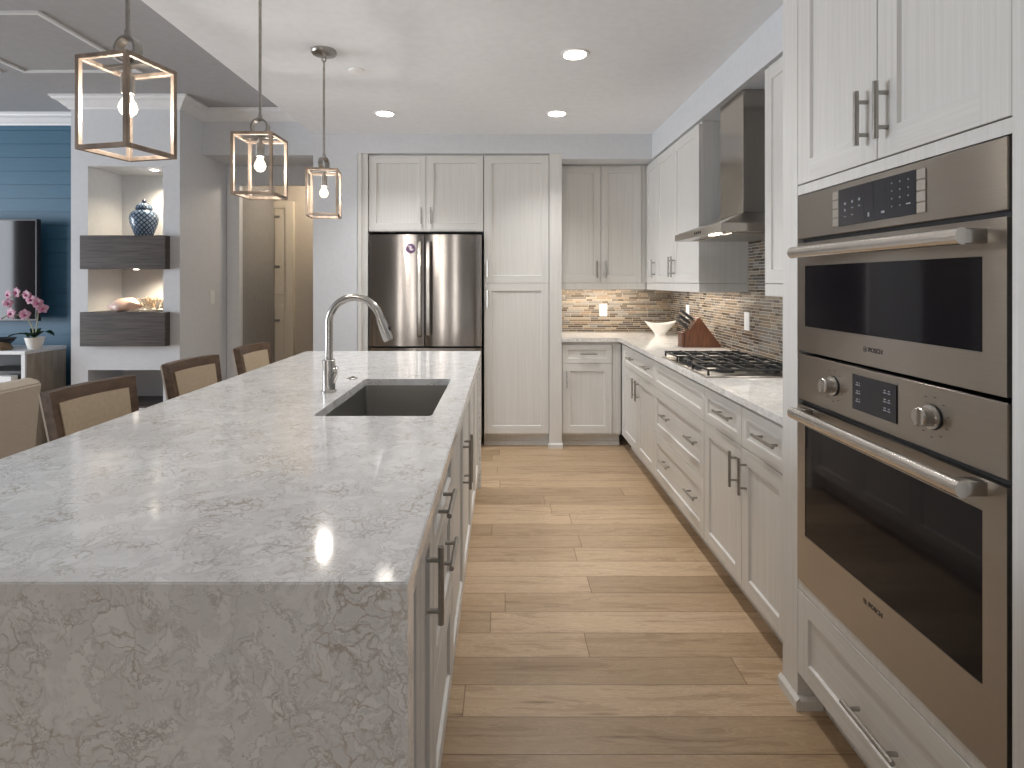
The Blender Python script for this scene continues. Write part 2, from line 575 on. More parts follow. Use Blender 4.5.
# living room: blue shiplap wall
bm = BM()
pz, poly = 0.0, []
while pz < ZL - 1e-6:
    z1 = min(pz + 0.1165, ZL)
    poly += [(4.80, pz + 0.003), (4.80, z1 - 0.003), (4.806, z1 - 0.003), (4.806, z1 + 0.003)]
    pz = z1
poly = [(4.806, 0)] + poly[:-1] + [(4.806, ZL), (4.95, ZL), (4.95, 0)]
prism(bm, poly, 'x', -8.0, -3.356)
struct('wall_living', bm, BLUE)
# niche column
NX0, NX1, NY = -3.356, -2.51, 4.35
OX0, OX1, NB = -3.224, -2.64, 4.74
bm = BM()
box(bm, NX0, OX0, NY, 4.95, 0, ZL)
box(bm, OX1, NX1, NY, 5.0899, 0, ZL)
box(bm, OX0, OX1, NB, 4.95, 0, ZL)
box(bm, OX0, OX1, NY, NB, 2.28, ZL)
box(bm, OX0, OX1, NY, NB, 1.50, 1.72)
box(bm, OX0, OX1, NY, NB, 0.696, 1.13)
box(bm, OX0, OX1, NY, NB, 0, 0.40)
struct('wall_niche', bm, WALL)
bm = BM(); box(bm, OX0, OX1, NY + 0.005, NB, 0.40, 0.415)
struct('trim_4', bm, DARKW)
# header over the hallway mouth, and the hall
bm = BM(); box(bm, NX1, -1.58, 4.68, 5.14, 2.44, ZL)
struct('wall_hall_header', bm, WALL)
bm = BM(); box(bm, NX1, -2.385, 5.09, 5.13, 0, 2.44); box(bm, -2.385, -1.3, 5.09, 5.13, 2.26, 2.44)
struct('wall_hall_mouth', bm, WALL)
bm = BM()
for x0, x1, t in ((-2.50, -2.465, 0.012), (-2.465, -2.40, 0.018), (-2.40, -2.385, 0.024)):
    box(bm, x0, x1, 5.09 - t, 5.09, 0, 2.26)
struct('door_1', bm, TRIM)
bm = BM(); box(bm, -2.5, -2.386, 5.131, 6.02, 0, 2.44)
struct('wall_hall_left', bm, HALLG)
bm = BM(); box(bm, -2.5, -1.2, 5.88, 6.2, 0, 2.44)
struct('wall_hall_end', bm, TANP)
bm = BM(); box(bm, -1.3, -1.2, 5.501, 5.88, 0, 2.44)
struct('wall_hall_right', bm, TANP)
bm = BM(); box(bm, -2.5, -1.2, 5.141, 6.2, 2.44, 2.6)
struct('ceiling_hall', bm, TANP)
# hall closet door with casing and hinges
bm = BM()
box(bm, -2.385, -2.265, 5.845, 5.8799, 0.01, 2.16)
box(bm, -2.38, -2.285, 5.838, 5.845, 1.25, 2.07, 0.003); box(bm, -2.38, -2.285, 5.838, 5.845, 0.2, 1.15, 0.003)
box(bm, -2.265, -2.185, 5.83, 5.8799, 0, 2.15); box(bm, -2.385, -2.185, 5.83, 5.8799, 2.15, 2.22)
dr = struct('door_2', bm, base('cream_door', (0.72, 0.65, 0.54), 0.45)[0])
for hz in (0.98, 1.54, 2.06):
    bm = BM(); box(bm, -2.383, -2.325, 5.827, 5.8375, hz - 0.012, hz + 0.012, 0.003)
    h = obj('door_hinge', bm, NICKEL, dr)
# crown mouldings
CP = [(0, 0), (0.012, 0), (0.018, 0.012), (0.03, 0.02), (0.06, 0.05), (0.085, 0.062), (0.092, 0.075), (0.10, 0.078), (0.10, 0.09), (0, 0.09)]
ZC = ZL - 0.09


def crown_path(pts, name, m=TRIM):
    """sweep the crown section along wall lines; pts: list of (x, y), room side on the right hand"""
    bm = BM()
    n = len(pts)
    rings = []
    for i in range(n):
        p = Vector(pts[i])
        d0 = (p - Vector(pts[i - 1])).normalized() if i > 0 else (Vector(pts[i + 1]) - p).normalized()
        d1 = (Vector(pts[i + 1]) - p).normalized() if i < n - 1 else d0
        n0, n1 = Vector((d0.y, -d0.x)), Vector((d1.y, -d1.x))
        bi = n0 + n1
        bi = bi / max(0.3, bi.dot(n0))
        rings.append([bm.verts.new((p.x + bi.x * a, p.y + bi.y * a, ZC + b_)) for a, b_ in CP])
    for A, B in zip(rings[:-1], rings[1:]):
        for j in range(len(CP)):
            k = (j + 1) % len(CP)
            bm.faces.new((A[j], A[k], B[k], B[j]))
    bm.faces.new(rings[0]); bm.faces.new(list(reversed(rings[-1])))
    return struct(name, bm, m)


crown_path([(-8.0, 4.80), (NX0, 4.80), (NX0, NY), (NX1, NY), (NX1, 4.68), (-1.585, 4.68)], 'trim_5')
# ceiling panel mouldings in the living room
def ceil_frame(x0, x1, y0, y1, name):
    bm = BM()
    t = 0.024
    for a in ((x0, x1, y0, y0 + t), (x0, x1, y1 - t, y1), (x0, x0 + t, y0 + t, y1 - t), (x1 - t, x1, y0 + t, y1 - t)):
        box(bm, *a, ZL - 0.012, ZL)
    struct(name, bm, TRIM)


ceil_frame(-3.25, -2.45, 2.95, 3.80, 'trim_6')
ceil_frame(-4.35, -3.40, 2.95, 3.80, 'trim_7')
ceil_frame(-3.25, -2.45, 1.75, 2.80, 'trim_8')
# outer walls behind the view, with glass doors
def window_wall(face):
    if face == 'left':
        bm = BM(); box(bm, -8.15, -8.0, -5.5, 0.3, 0, ZL); box(bm, -8.15, -8.0, 3.3, 5.1, 0, ZL); box(bm, -8.15, -8.0, 0.3, 3.3, 2.5, ZL)
        struct('wall_left', bm, WALL)
        bm = BM()
        for y in (0.3, 1.77, 3.24):
            box(bm, -8.1, -8.03, y, y + 0.06, 0, 2.5)
        box(bm, -8.1, -8.03, 0.3, 3.3, 0, 0.06); box(bm, -8.1, -8.03, 0.3, 3.3, 2.44, 2.5)
        struct('window_1', bm, TRIM)
    else:
        bm = BM()
        for x0, x1 in ((-8.0, -2.54), (-2.26, -1.24), (-0.96, 1.75)):
            box(bm, x0, x1, -5.65, -5.5, 0, ZL)
        for x in (-2.4, -1.1):
            box(bm, x - 0.14, x + 0.14, -5.65, -5.5, 0, 0.15); box(bm, x - 0.14, x + 0.14, -5.65, -5.5, 2.35, ZL)
        struct('wall_front', bm, base('taupe_paint', (0.20, 0.205, 0.185), 0.7)[0])
        bm = BM()
        for x in (-2.4, -1.1):
            box(bm, x - 0.14, x - 0.11, -5.6, -5.53, 0.15, 2.35); box(bm, x + 0.11, x + 0.14, -5.6, -5.53, 0.15, 2.35)
            box(bm, x - 0.11, x + 0.11, -5.6, -5.53, 0.15, 0.19); box(bm, x - 0.11, x + 0.11, -5.6, -5.53, 2.31, 2.35)
        struct('window_2', bm, TRIM)


window_wall('left')
window_wall('rear')

# ------------------------------------------------------------------ cabinets
def shaker(name, M, u0, u1, z0, z1, parent, rail=0.062, th=0.02, rec=0.009, gap=0.0016):
    """one connected shaker front: stiles with upright grain, rails with level grain, sunk panel"""
    bm = BM()
    u0 += gap; u1 -= gap; z0 += gap; z1 -= gap
    r = min(rail, (z1 - z0) * 0.27, (u1 - u0) * 0.3)
    a0, a1, b0, b1 = u0 + r, u1 - r, z0 + r, z1 - r
    s = 0.004
    c = 0.0015
    V = {}
    def v(u, w_, z):
        k = (round(u, 5), round(w_, 5), round(z, 5))
        if k not in V:
            V[k] = bm.verts.new(M(*k))
        return V[k]
    def q(pts, mi=0):
        f = bm.faces.new([v(*p) for p in pts]); f.material_index = mi
    # back and rim with a small arris
    q([(u0, 0, z0), (u1, 0, z0), (u1, 0, z1), (u0, 0, z1)])
    O = [(u0, z0), (u1, z0), (u1, z1), (u0, z1)]
    I = [(u0 + c, z0 + c), (u1 - c, z0 + c), (u1 - c, z1 - c), (u0 + c, z1 - c)]
    for i in range(4):
        j = (i + 1) % 4
        q([(O[i][0], 0, O[i][1]), (O[j][0], 0, O[j][1]), (O[j][0], th - c, O[j][1]), (O[i][0], th - c, O[i][1])])
        q([(O[i][0], th - c, O[i][1]), (O[j][0], th - c, O[j][1]), (I[j][0], th, I[j][1]), (I[i][0], th, I[i][1])])
    x0, x1, y0, y1 = I[0][0], I[1][0], I[0][1], I[2][1]
    q([(x0, th, y0), (a0, th, y0), (a0, th, b0), (a0, th, b1), (a0, th, y1), (x0, th, y1)])
    q([(a1, th, y0), (x1, th, y0), (x1, th, y1), (a1, th, y1), (a1, th, b1), (a1, th, b0)])
    q([(a0, th, y0), (a1, th, y0), (a1, th, b0), (a0, th, b0)], 1)
    q([(a0, th, b1), (a1, th, b1), (a1, th, y1), (a0, th, y1)], 1)
    A = [(a0, b0), (a1, b0), (a1, b1), (a0, b1)]
    P = [(a0 + s, b0 + s), (a1 - s, b0 + s), (a1 - s, b1 - s), (a0 + s, b1 - s)]
    for i in range(4):
        j = (i + 1) % 4
        q([(A[i][0], th, A[i][1]), (A[j][0], th, A[j][1]), (P[j][0], th - rec, P[j][1]), (P[i][0], th - rec, P[i][1])], 1 if i % 2 == 0 else 0)
    wide = (u1 - u0) > 1.8 * (z1 - z0)
    q([(p[0], th - rec, p[1]) for p in P], 1 if wide else 0)
    return obj(name, bm, [CAB, CABH], parent)


def pull(M, u, z, length, vertical, parent, th=0.02, proj=0.030, r=0.0062):
    bm = BM()
    h = length / 2
    e = h - 0.028
    if vertical:
        tube(bm, [M(u, th + proj, z - h), M(u, th + proj, z + h)], r, 10)
        for s in (-e, e):
            tube(bm, [M(u, th, z + s), M(u, th + proj, z + s)], r * 0.8, 8)
    else:
        tube(bm, [M(u - h, th + proj, z), M(u + h, th + proj, z)], r, 10)
        for s in (-e, e):
            tube(bm, [M(u + s, th, z), M(u + s, th + proj, z)], r * 0.8, 8)
    return obj('handle', bm, NICKEL, parent, smooth=True)


def carcass(M, u0, u1, z0, z1, depth, parent, name='body', m=CAB):
    bm = BM(); mbox(bm, M, u0, u1, -depth, 0, z0, z1)
    return obj(name, bm, m, parent)


def part_box(name, M, u0, u1, w0, w1, z0, z1, parent, m=CAB, bev=0.0):
    bm = BM(); mbox(bm, M, u0, u1, w0, w1, z0, z1, bev)
    return obj(name, bm, m, parent)


ZB, ZD, ZT = 0.115, 0.70, 0.866          # base cabinets: door foot, drawer split, drawer head
# --- right run, facing -x
MR = frame_map('x-', 1.005)
# cabinet beside the oven tower: two drawers over two doors
t = thing('base_cabinet', 'white base cabinet with two drawers over two doors, next to the ovens', 'cabinet', (1.25, 2.33, 0))
carcass(MR, 1.932, 2.743, 0.10, 0.882, 0.53, t)
part_box('toe_kick', MR, 1.932, 2.743, -0.53, -0.06, 0, 0.10, t)
for u0, u1, hu in ((1.935, 2.313, 2.268), (2.313, 2.743, 2.362)):
    d = shaker('drawer', MR, u0, u1, ZD, ZT, t, rail=0.045)
    pull(MR, (u0 + u1) / 2 - (0.06 if u0 > 2.2 else 0.055), 0.793, 0.17, False, d)
    d = shaker('door', MR, u0, u1, ZB, ZD, t)
    pull(MR, hu, 0.592, 0.15, True, d)
# cooktop drawer base
t = thing('base_cabinet', 'white three-drawer base cabinet right under the gas cooktop', 'cabinet', (1.25, 3.2, 0))
carcass(MR, 2.745, 3.652, 0.10, 0.882, 0.53, t)
part_box('toe_kick', MR, 2.745, 3.652, -0.53, -0.06, 0, 0.10, t)
shaker('false_front', MR, 2.745, 3.652, ZD, ZT, t, rail=0.05)
for z0, z1, zp in ((0.41, ZD, 0.565), (ZB, 0.41, 0.285)):
    d = shaker('drawer', MR, 2.745, 3.652, z0, z1, t, rail=0.06)
    for u in (2.89, 3.36):
        pull(MR, u, zp, 0.15, False, d)
# far right base
t = thing('base_cabinet', 'white base cabinet in the far right corner, wide two-pull drawer over a door pair', 'cabinet', (1.25, 4.1, 0))
carcass(MR, 3.654, 4.648, 0.10, 0.882, 0.53, t)
part_box('toe_kick', MR, 3.654, 4.648, -0.53, -0.06, 0, 0.10, t)
part_box('filler', MR, 4.562, 4.648, 0.001, 0.018, ZB, ZT, t)
d = shaker('drawer', MR, 3.654, 4.56, ZD, ZT, t, rail=0.045)
for u in (3.83, 4.28):
    pull(MR, u, 0.793, 0.15, False, d)
for u0, u1, hu in ((3.654, 4.10, 4.055), (4.10, 4.56, 4.145)):
    d = shaker('door', MR, u0, u1, ZB, ZD, t)
    pull(MR, hu, 0.592, 0.15, True, d)
# --- back run (alcove), facing -y
MA = frame_map('y-', 4.69)
t = thing('base_cabinet', 'narrow white base cabinet in the alcove, one drawer over one door', 'cabinet', (0.7, 4.95, 0))
carcass(MA, 0.492, 0.984, 0.10, 0.882, 0.50, t)
bm = BM(); mbox(bm, MA, 0.492, 0.984, -0.5, -0.06, 0, 0.10); mbox(bm, MA, 0.492, 0.984, -0.06, -0.048, 0, 0.035)
obj('toe_kick', bm, CAB, t)
part_box('filler', MA, 0.912, 0.984, 0.001, 0.012, ZB, ZT, t)
d = shaker('drawer', MA, 0.494, 0.91, ZD, ZT - 0.01, t, rail=0.045)
pull(MA, 0.71, 0.782, 0.14, False, d)
d = shaker('door', MA, 0.494, 0.91, ZB, ZD, t)
pull(MA, 0.528, 0.57, 0.14, True, d)
# --- wall cabinets
ZU0, ZU1 = 1.372, 2.388
MU = frame_map('y-', 4.89)
t = thing('wall_cabinet', 'two-door white wall cabinet on the back wall of the alcove', 'cabinet', (0.85, 5.0, ZU0))
carcass(MU, 0.492, 1.25, ZU0, ZU1 + 0.016, 0.315, t)
part_box('light_rail', MU, 0.492, 1.24, -0.02, 0.018, ZU0 - 0.057, ZU0 - 0.002, t)
part_box('filler', MU, 1.207, 1.246, 0.001, 0.01, ZU0, ZU1, t)
for u0, u1, hu in ((0.494, 0.851, 0.815), (0.851, 1.205, 0.887)):
    d = shaker('door', MU, u0, u1, ZU0, ZU1, t)
    pull(MU, hu, 1.49, 0.15, True, d)
MV = frame_map('x-', 1.265)
t = thing('wall_cabinet', 'narrow single-door white wall cabinet in the right back corner', 'cabinet', (1.4, 4.7, ZU0))
carcass(MV, 4.54, 4.868, ZU0, ZU1 + 0.016, 0.30, t)
part_box('light_rail', MV, 4.54, 4.868, -0.02, 0.018, ZU0 - 0.057, ZU0 - 0.002, t)
d = shaker('door', MV, 4.54, 4.866, ZU0, ZU1, t)
pull(MV, 4.585, 1.49, 0.15, True, d)
t = thing('wall_cabinet', 'two-door white wall cabinet just left of the range hood', 'cabinet', (1.4, 4.05, ZU0))
carcass(MV, 3.56, 4.538, ZU0, ZU1 + 0.016, 0.30, t)
part_box('light_rail', MV, 3.56, 4.538, -0.30, 0.018, ZU0 - 0.057, ZU0 - 0.002, t)
for u0, u1, hu in ((3.56, 4.09, 4.055), (4.09, 4.538, 4.125)):
    d = shaker('door', MV, u0, u1, ZU0, ZU1, t)
    pull(MV, hu, 1.49, 0.15, True, d)
t = thing('wall_cabinet', 'white wall cabinet between the range hood and the oven tower', 'cabinet', (1.4, 2.3, ZU0))
carcass(MV, 1.935, 2.665, ZU0, ZU1 + 0.016, 0.30, t)
part_box('light_rail', MV, 1.935, 2.665, -0.30, 0.018, ZU0 - 0.057, ZU0 - 0.002, t)
for u0, u1, hu in ((1.935, 2.30, 2.265), (2.30, 2.665, 2.335)):
    d = shaker('door', MV, u0, u1, ZU0, ZU1, t)
    pull(MV, hu, 1.49, 0.15, True, d)
# --- tall back wall units
MB = frame_map('y-', 4.69)
t = thing('pantry_cabinet', 'tall white pantry cabinet with two stacked doors right of the fridge', 'cabinet', (0.11, 5.0, 0))
carcass(MB, -0.16, 0.383, 0.10, 2.448, 0.68, t)
bm = BM(); mbox(bm, MB, -0.16, 0.383, -0.6, -0.06, 0, 0.10); mbox(bm, MB, -0.16, 0.383, -0.06, -0.048, 0, 0.035)
obj('toe_kick', bm, CAB, t)
d = shaker('door', MB, -0.158, 0.383, 1.37, 2.435, t)
pull(MB, -0.128, 1.49, 0.14, True, d)
d = shaker('door', MB, -0.158, 0.383, ZB, 1.37, t)
pull(MB, -0.128, 1.24, 0.14, True, d)
t = thing('fridge_cabinet', 'white two-door cabinet above the steel refrigerator', 'cabinet', (-0.64, 5.0, 1.8))
carcass(MB, -1.12, -0.163, 1.80, 2.448, 0.68, t)
for u0, u1, hu in ((-1.12, -0.642, -0.682), (-0.642, -0.163, -0.602)):
    d = shaker('door', MB, u0, u1, 1.802, 2.435, t)
    pull(MB, hu, 1.93, 0.14, True, d)
t = thing('end_panel', 'white tall filler panel with a base block between pantry and alcove', 'panel', (0.437, 5.0, 0))
bm = BM(); box(bm, 0.386, 0.489, 4.655, 5.2, 0, 2.448, 0.001)
obj('panel', bm, CAB, t)
bm = BM(); prism(bm, [(4.64, 0), (4.64, 0.03), (4.648, 0.04), (4.655, 0.04), (4.655, 0)], 'x', 0.378, 0.497)
obj('base_block', bm, CAB, t)
t = thing('end_panel', 'white tall side panel at the left edge of the refrigerator', 'panel', (-1.165, 5.0, 0))
bm = BM(); box(bm, -1.21, -1.124, 4.66, 5.36, 0, 2.448, 0.001)
obj('panel', bm, CAB, t)
bm = BM(); box(bm, -1.2095, -1.175, 4.652, 4.66, 0, 2.448, 0.002)
obj('scribe_moulding', bm, CAB, t)

# --- oven tower
XO = 0.955
MO = frame_map('x-', XO + 0.02)
t = thing('oven_cabinet', 'tall white cabinet tower holding the two built-in ovens', 'cabinet', (1.26, 1.42, 0))
bm = BM()
mbox(bm, MO, 1.816, 1.912, -0.57, 0.02, 0, 2.448)
mbox(bm, MO, 0.93, 1.050, -0.57, 0.02, 0, 2.448)
mbox(bm, MO, 1.050, 1.816, -0.57, -0.55, 0.10, 2.448)
mbox(bm, MO, 1.050, 1.816, -0.55, 0.018, 1.660, 1.690)
mbox(bm, MO, 1.050, 1.816, -0.55, 0.018, 0.390, 0.420)
mbox(bm, MO, 1.050, 1.816, -0.55, -0.002, 0.10, 0.13)
mbox(bm, MO, 1.050, 1.816, -0.55, -0.002, 2.43, 2.448)
obj('body', bm, CAB, t)
part_box('toe_kick', MO, 1.050, 1.816, -0.075, -0.06, 0, 0.10, t)
bm = BM()
prism(bm, [(XO - 0.012, 0), (XO - 0.012, 0.03), (XO - 0.004, 0.04), (XO, 0.04), (XO, 0)], 'y', 1.80, 1.922)
prism(bm, [(1.816, 0), (1.816, 0.04), (1.808, 0.04), (1.80, 0.03), (1.80, 0)], 'x', XO - 0.0, XO + 0.075)
obj('base_block', bm, CAB, t)
for u0, u1, hu in ((1.050, 1.43, 1.392), (1.43, 1.816, 1.468)):
    d = shaker('door', MO, u0, u1, 1.692, 2.43, t, rail=0.07)
    pull(MO, hu, 1.808, 0.142, True, d, r=0.007)
d = shaker('drawer', MO, 1.050, 1.816, ZB, 0.388, t, rail=0.06)
pull(MO, 1.43, 0.235, 0.2, False, d, r=0.007)


def lettering(txt, size, M, u, z, w_, parent, m, name='brand_lettering', off=0.0006, face='x-', bold=0.0):
    c = bpy.data.curves.new(name, 'FONT')
    c.body = txt
    c.size = size
    c.extrude = off
    c.offset = bold
    c.align_x = 'CENTER'
    c.align_y = 'CENTER'
    o = bpy.data.objects.new(name, c)
    me = bpy.data.meshes.new_from_object(o)
    bpy.data.objects.remove(o)
    me.materials.clear()
    me.materials.append(m)
    p = Vector(M(u, w_, z))
    R = Matrix(((0, 0, -1), (-1, 0, 0), (0, 1, 0))) if face == 'x-' else Matrix(((1, 0, 0), (0, 0, -1), (0, 1, 0)))
    me.transform(R.to_4x4())
    me.transform(Matrix.Translation(p - Vector(root_of(parent).location)))
    o = bpy.data.objects.new(name, me)
    COL.objects.link(o)
    o.parent = parent
    return o


def plate_hole(bm, M, u0, u1, z0, z1, a0, a1, b0, b1, w0, w1):
    """a slab with a rectangular opening, one connected mesh"""
    rings = []
    for (p0, p1, q0, q1, w_) in ((u0, u1, z0, z1, w0), (u0, u1, z0, z1, w1), (a0, a1, b0, b1, w1), (a0, a1, b0, b1, w0)):
        rings.append([bm.verts.new(M(u, w_, z)) for u, z in ((p0, q0), (p1, q0), (p1, q1), (p0, q1))])
    for i in range(4):
        A, B = rings[i], rings[(i + 1) % 4]
        for j in range(4):
            k = (j + 1) % 4
            bm.faces.new((A[j], A[k], B[k], B[j]))


def oven_handle(M, z, parent):
    bm = BM()
    uA, uB, wB = 1.112, 1.750, 0.075
    n = 16
    prof = [(0.014 * math.cos(2 * PI * j / n), 0.0175 * math.sin(2 * PI * j / n)) for j in range(n)]
    A = [bm.verts.new(M(uA - 0.012, wB + p, z + q)) for p, q in prof]
    B = [bm.verts.new(M(uB, wB + p, z + q)) for p, q in prof]
    for j in range(n):
        bm.faces.new((A[j], A[(j + 1) % n], B[(j + 1) % n], B[j]))
    bm.faces.new(A); bm.faces.new(list(reversed(B)))
    for u in (uA + 0.005, uB - 0.012):
        mbox(bm, M, u - 0.016, u + 0.016, 0.02, wB + 0.006, z - 0.0155, z + 0.0155, 0.004, 2)
    return obj('handle', bm, CHROME_OV, parent, smooth=True)


CHROME_OV = noise_mat('handle_stainless', (0.58, 0.555, 0.52), (0.61, 0.585, 0.55), 30, 0.27, metal=1.0)
MV2 = frame_map('x-', 0.977)             # oven fronts stand 2-3 cm proud of this plane
# upper oven
t = thing('built_in_oven', 'upper built-in stainless oven with a wide black keypad display', 'oven', (1.2, 1.435, 1.156))
part_box('body', MV2, 1.062, 1.806, -0.5, 0.0, 1.166, 1.652, t, BLACK)
part_box('control_panel', MV2, 1.059, 1.813, 0.001, 0.022, 1.517, 1.657, t, STEEL, 0.002)
dp = part_box('display', MV2, 1.292, 1.590, 0.022, 0.0245, 1.537, 1.640, t, DISPLAY)
bm = BM()
for u0, u1 in ((1.591, 1.619), (1.263, 1.291)):
    bm = BM()
    for k in range(4):
        mbox(bm, MV2, u0, u1, 0.022, 0.0245, 1.538 + k * 0.0256, 1.538 + k * 0.0256 + 0.024, 0.0008)
    obj('key_strip', bm, CHROME_OV, t)
for u, z, a, b_ in ((1.545, 1.598, .010, .008), (1.513, 1.600, .009, .009), (1.483, 1.602, .010, .009), (1.545, 1.580, .006, .010), (1.513, 1.583, .012, .003), (1.483, 1.585, .008, .005), (1.545, 1.562, .012, .003), (1.513, 1.564, .011, .003), (1.445, 1.556, .008, .014), (1.39, 1.556, .016, .008)):
    u += 0.0145
    part_box('key_symbol', MV2, u - a * 0.4, u + a * 0.4, 0.0245, 0.0249, z - b_ * 0.38, z + b_ * 0.38, dp, PRINT)
for i in range(3):
    for j in range(4):
        u, z = 1.372 - i * 0.028, 1.622 - j * 0.019
        a = 0.014 if (i == 2 and j == 3) else 0.0035
        part_box('key_symbol', MV2, u - a / 2, u + a / 2, 0.0245, 0.0249, z - 0.0018, z + 0.0018, dp, PRINT)
for u in (1.478, 1.44, 1.392):
    part_box('panel_joint', MV2, u, u + 0.0012, 0.0245, 0.0247, 1.539, 1.638, dp, BLACK)
bm = BM(); mbox(bm, MV2, 1.06, 1.808, -0.01, 0.006, 1.504, 1.517)
obj('vent_gap', bm, BLACK, t)
bm = BM()
plate_hole(bm, MV2, 1.059, 1.813, 1.161, 1.504, 1.113, 1.768, 1.240, 1.431, 0.001, 0.024)
d = obj('door', bm, STEEL, t)
part_box('window', MV2, 1.1135, 1.7675, 0.004, 0.0225, 1.2405, 1.4305, d, GLASSB)
oven_handle(MV2, 1.471, d)
lettering('BOSCH', 0.0165, MV2, 1.433, 1.203, 0.0242, d, LOGO, bold=0.0006)


def emblem(M, u, z, w_, parent):
    bm = BM()
    for k in range(24):
        a0, a1 = 2 * PI * k / 24, 2 * PI * (k + 1) / 24
        for ra, rb in ((0.0064, 0.0078),):
            vv = [bm.verts.new(M(u + r * math.cos(a), w_, z + r * math.sin(a))) for r, a in ((ra, a0), (rb, a0), (rb, a1), (ra, a1))]
            bm.faces.new(vv)
    for s in (-1, 1):
        mbox(bm, M, u + s * 0.003 - 0.0009, u + s * 0.003 + 0.0009, w_ - 0.0003, w_, z - 0.0045, z + 0.0045)
    mbox(bm, M, u - 0.003, u + 0.003, w_ - 0.0003, w_, z - 0.0008, z + 0.0008)
    return obj('brand_emblem', bm, LOGO, parent)


emblem(MV2, 1.474, 1.203, 0.0246, d)
# lower oven
t = thing('built_in_oven', 'lower built-in stainless wall oven with two round knobs', 'oven', (1.2, 1.435, 0.422))
part_box('body', MV2, 1.062, 1.806, -0.5, 0.0, 0.43, 1.148, t, BLACK)
part_box('control_panel', MV2, 1.059, 1.813, 0.001, 0.022, 1.004, 1.150, t, STEEL, 0.002)
dp = part_box('display', MV2, 1.357, 1.527, 0.022, 0.0245, 1.036, 1.130, t, DISPLAY)
for j in range(3):
    for u, a in ((1.506, .012), (1.496, .004), (1.397, .012), (1.382, .010)):
        part_box('key_symbol', MV2, u - a / 2, u + a / 2, 0.0245, 0.0249, 1.058 + j * 0.022, 1.0605 + j * 0.022, dp, PRINT)
        part_box('key_symbol', MV2, u - a / 3, u + a / 3, 0.0245, 0.0249, 1.064 + j * 0.022, 1.0665 + j * 0.022, dp, PRINT)
for u in (1.62, 1.246):
    bm = BM()
    lathe(bm, [(0.027, -0.023), (0.027, -0.028), (0.021, -0.0285), (0.0215, -0.052), (0.019, -0.055), (0, -0.055)], (MV2(0, 0, 0)[0], u, 1.080), 28, 'x')
    mbox(bm, MV2, u - 0.005, u + 0.005, 0.053, 0.060, 1.061, 1.099, 0.001)
    k = obj('knob', bm, CHROME_OV, t, smooth=True)
    bm = BM(); lathe(bm, [(0.0285, -0.0221), (0.0285, -0.0245), (0, -0.0246)], (MV2(0, 0, 0)[0], u, 1.080), 28, 'x')
    obj('knob_ring', bm, BLACK, k)
    for i in range(9):
        a = PI * (0.12 + 0.76 * i / 8) * 2 + 0.4
        cu, cz = u + 0.045 * math.cos(a), 1.080 + 0.045 * math.sin(a)
        part_box('dial_mark', MV2, cu - 0.004, cu + 0.004, 0.0221, 0.0223, cz - 0.001, cz + 0.001, t, LOGO)
part_box('vent_gap', MV2, 1.06, 1.808, -0.01, 0.006, 0.990, 1.004, t, BLACK)
bm = BM()
plate_hole(bm, MV2, 1.059, 1.813, 0.424, 0.990, 1.113, 1.768, 0.579, 0.926, 0.001, 0.024)
d = obj('door', bm, STEEL, t)
part_box('window', MV2, 1.1135, 1.7675, 0.004, 0.0225, 0.5795, 0.9255, d, GLASSB)
oven_handle(MV2, 0.972, d)
lettering('BOSCH', 0.0165, MV2, 1.433, 0.540, 0.0242, d, LOGO, bold=0.0006)
emblem(MV2, 1.474, 0.540, 0.0246, d)

# ------------------------------------------------------------------ countertop, backsplash
bm = BM()
prism(bm, [(0.9655, 1.930), (1.568, 1.930), (1.568, 5.205), (0.492, 5.205), (0.492, 4.645), (0.9655, 4.645)], 'z', 0.884, 0.914)
bmesh.ops.bevel(bm, geom=[e for e in bm.edges if all(v.co.z > 0.9 for v in e.verts)], offset=0.002, segments=1, affect='EDGES')
QUARTZ_W = quartz('warm_veined_quartz', (0.70, 0.69, 0.67), (0.82, 0.81, 0.79), (0.40, 0.32, 0.22))
tag(obj('countertop', bm, QUARTZ_W), 'white quartz L-shaped worktop along the right and back walls', 'countertop')
bm = BM(); box(bm, 0.492, 1.558, 5.197, 5.209, 0.9145, 1.376)
tag(obj('backsplash', bm, TILEX), 'brown linear mosaic tile backsplash on the alcove back wall', 'backsplash')
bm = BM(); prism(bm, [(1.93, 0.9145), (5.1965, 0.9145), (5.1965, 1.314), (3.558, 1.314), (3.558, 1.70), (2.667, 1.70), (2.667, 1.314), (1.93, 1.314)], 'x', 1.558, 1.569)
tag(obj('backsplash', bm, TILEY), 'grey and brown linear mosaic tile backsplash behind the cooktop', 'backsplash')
MW = frame_map('y-', 5.197)
MS = frame_map('x-', 1.558)


def outlet(M, u, z, label, kind='outlet'):
    p = M(u, 0, z)
    t = thing('wall_' + kind, label, kind, p)
    bm = BM(); mbox(bm, M, u - 0.036, u + 0.036, 0.0, 0.006, z - 0.058, z + 0.058, 0.002)
    obj('cover_plate', bm, PLASTIC, t)
    bm = BM()
    if kind == 'outlet':
        for s in (-0.02, 0.02):
            mbox(bm, M, u - 0.015, u + 0.015, 0.006, 0.008, z + s - 0.014, z + s + 0.014, 0.001)
    else:
        mbox(bm, M, u - 0.016, u + 0.016, 0.006, 0.009, z - 0.032, z + 0.032, 0.001)
    obj('socket' if kind == 'outlet' else 'rocker', bm, PLASTIC, t)


outlet(MW, 0.93, 1.12, 'white outlet on the back alcove tiles')
outlet(MS, 3.57, 1.13, 'white outlet on the side tiles above the cooktop')
outlet(MS, 4.72, 1.13, 'white outlet in the corner behind the knife handles')
outlet(frame_map('x+', NX1), 4.83, 1.25, 'white light switch on the grey side of the niche column', 'switch')

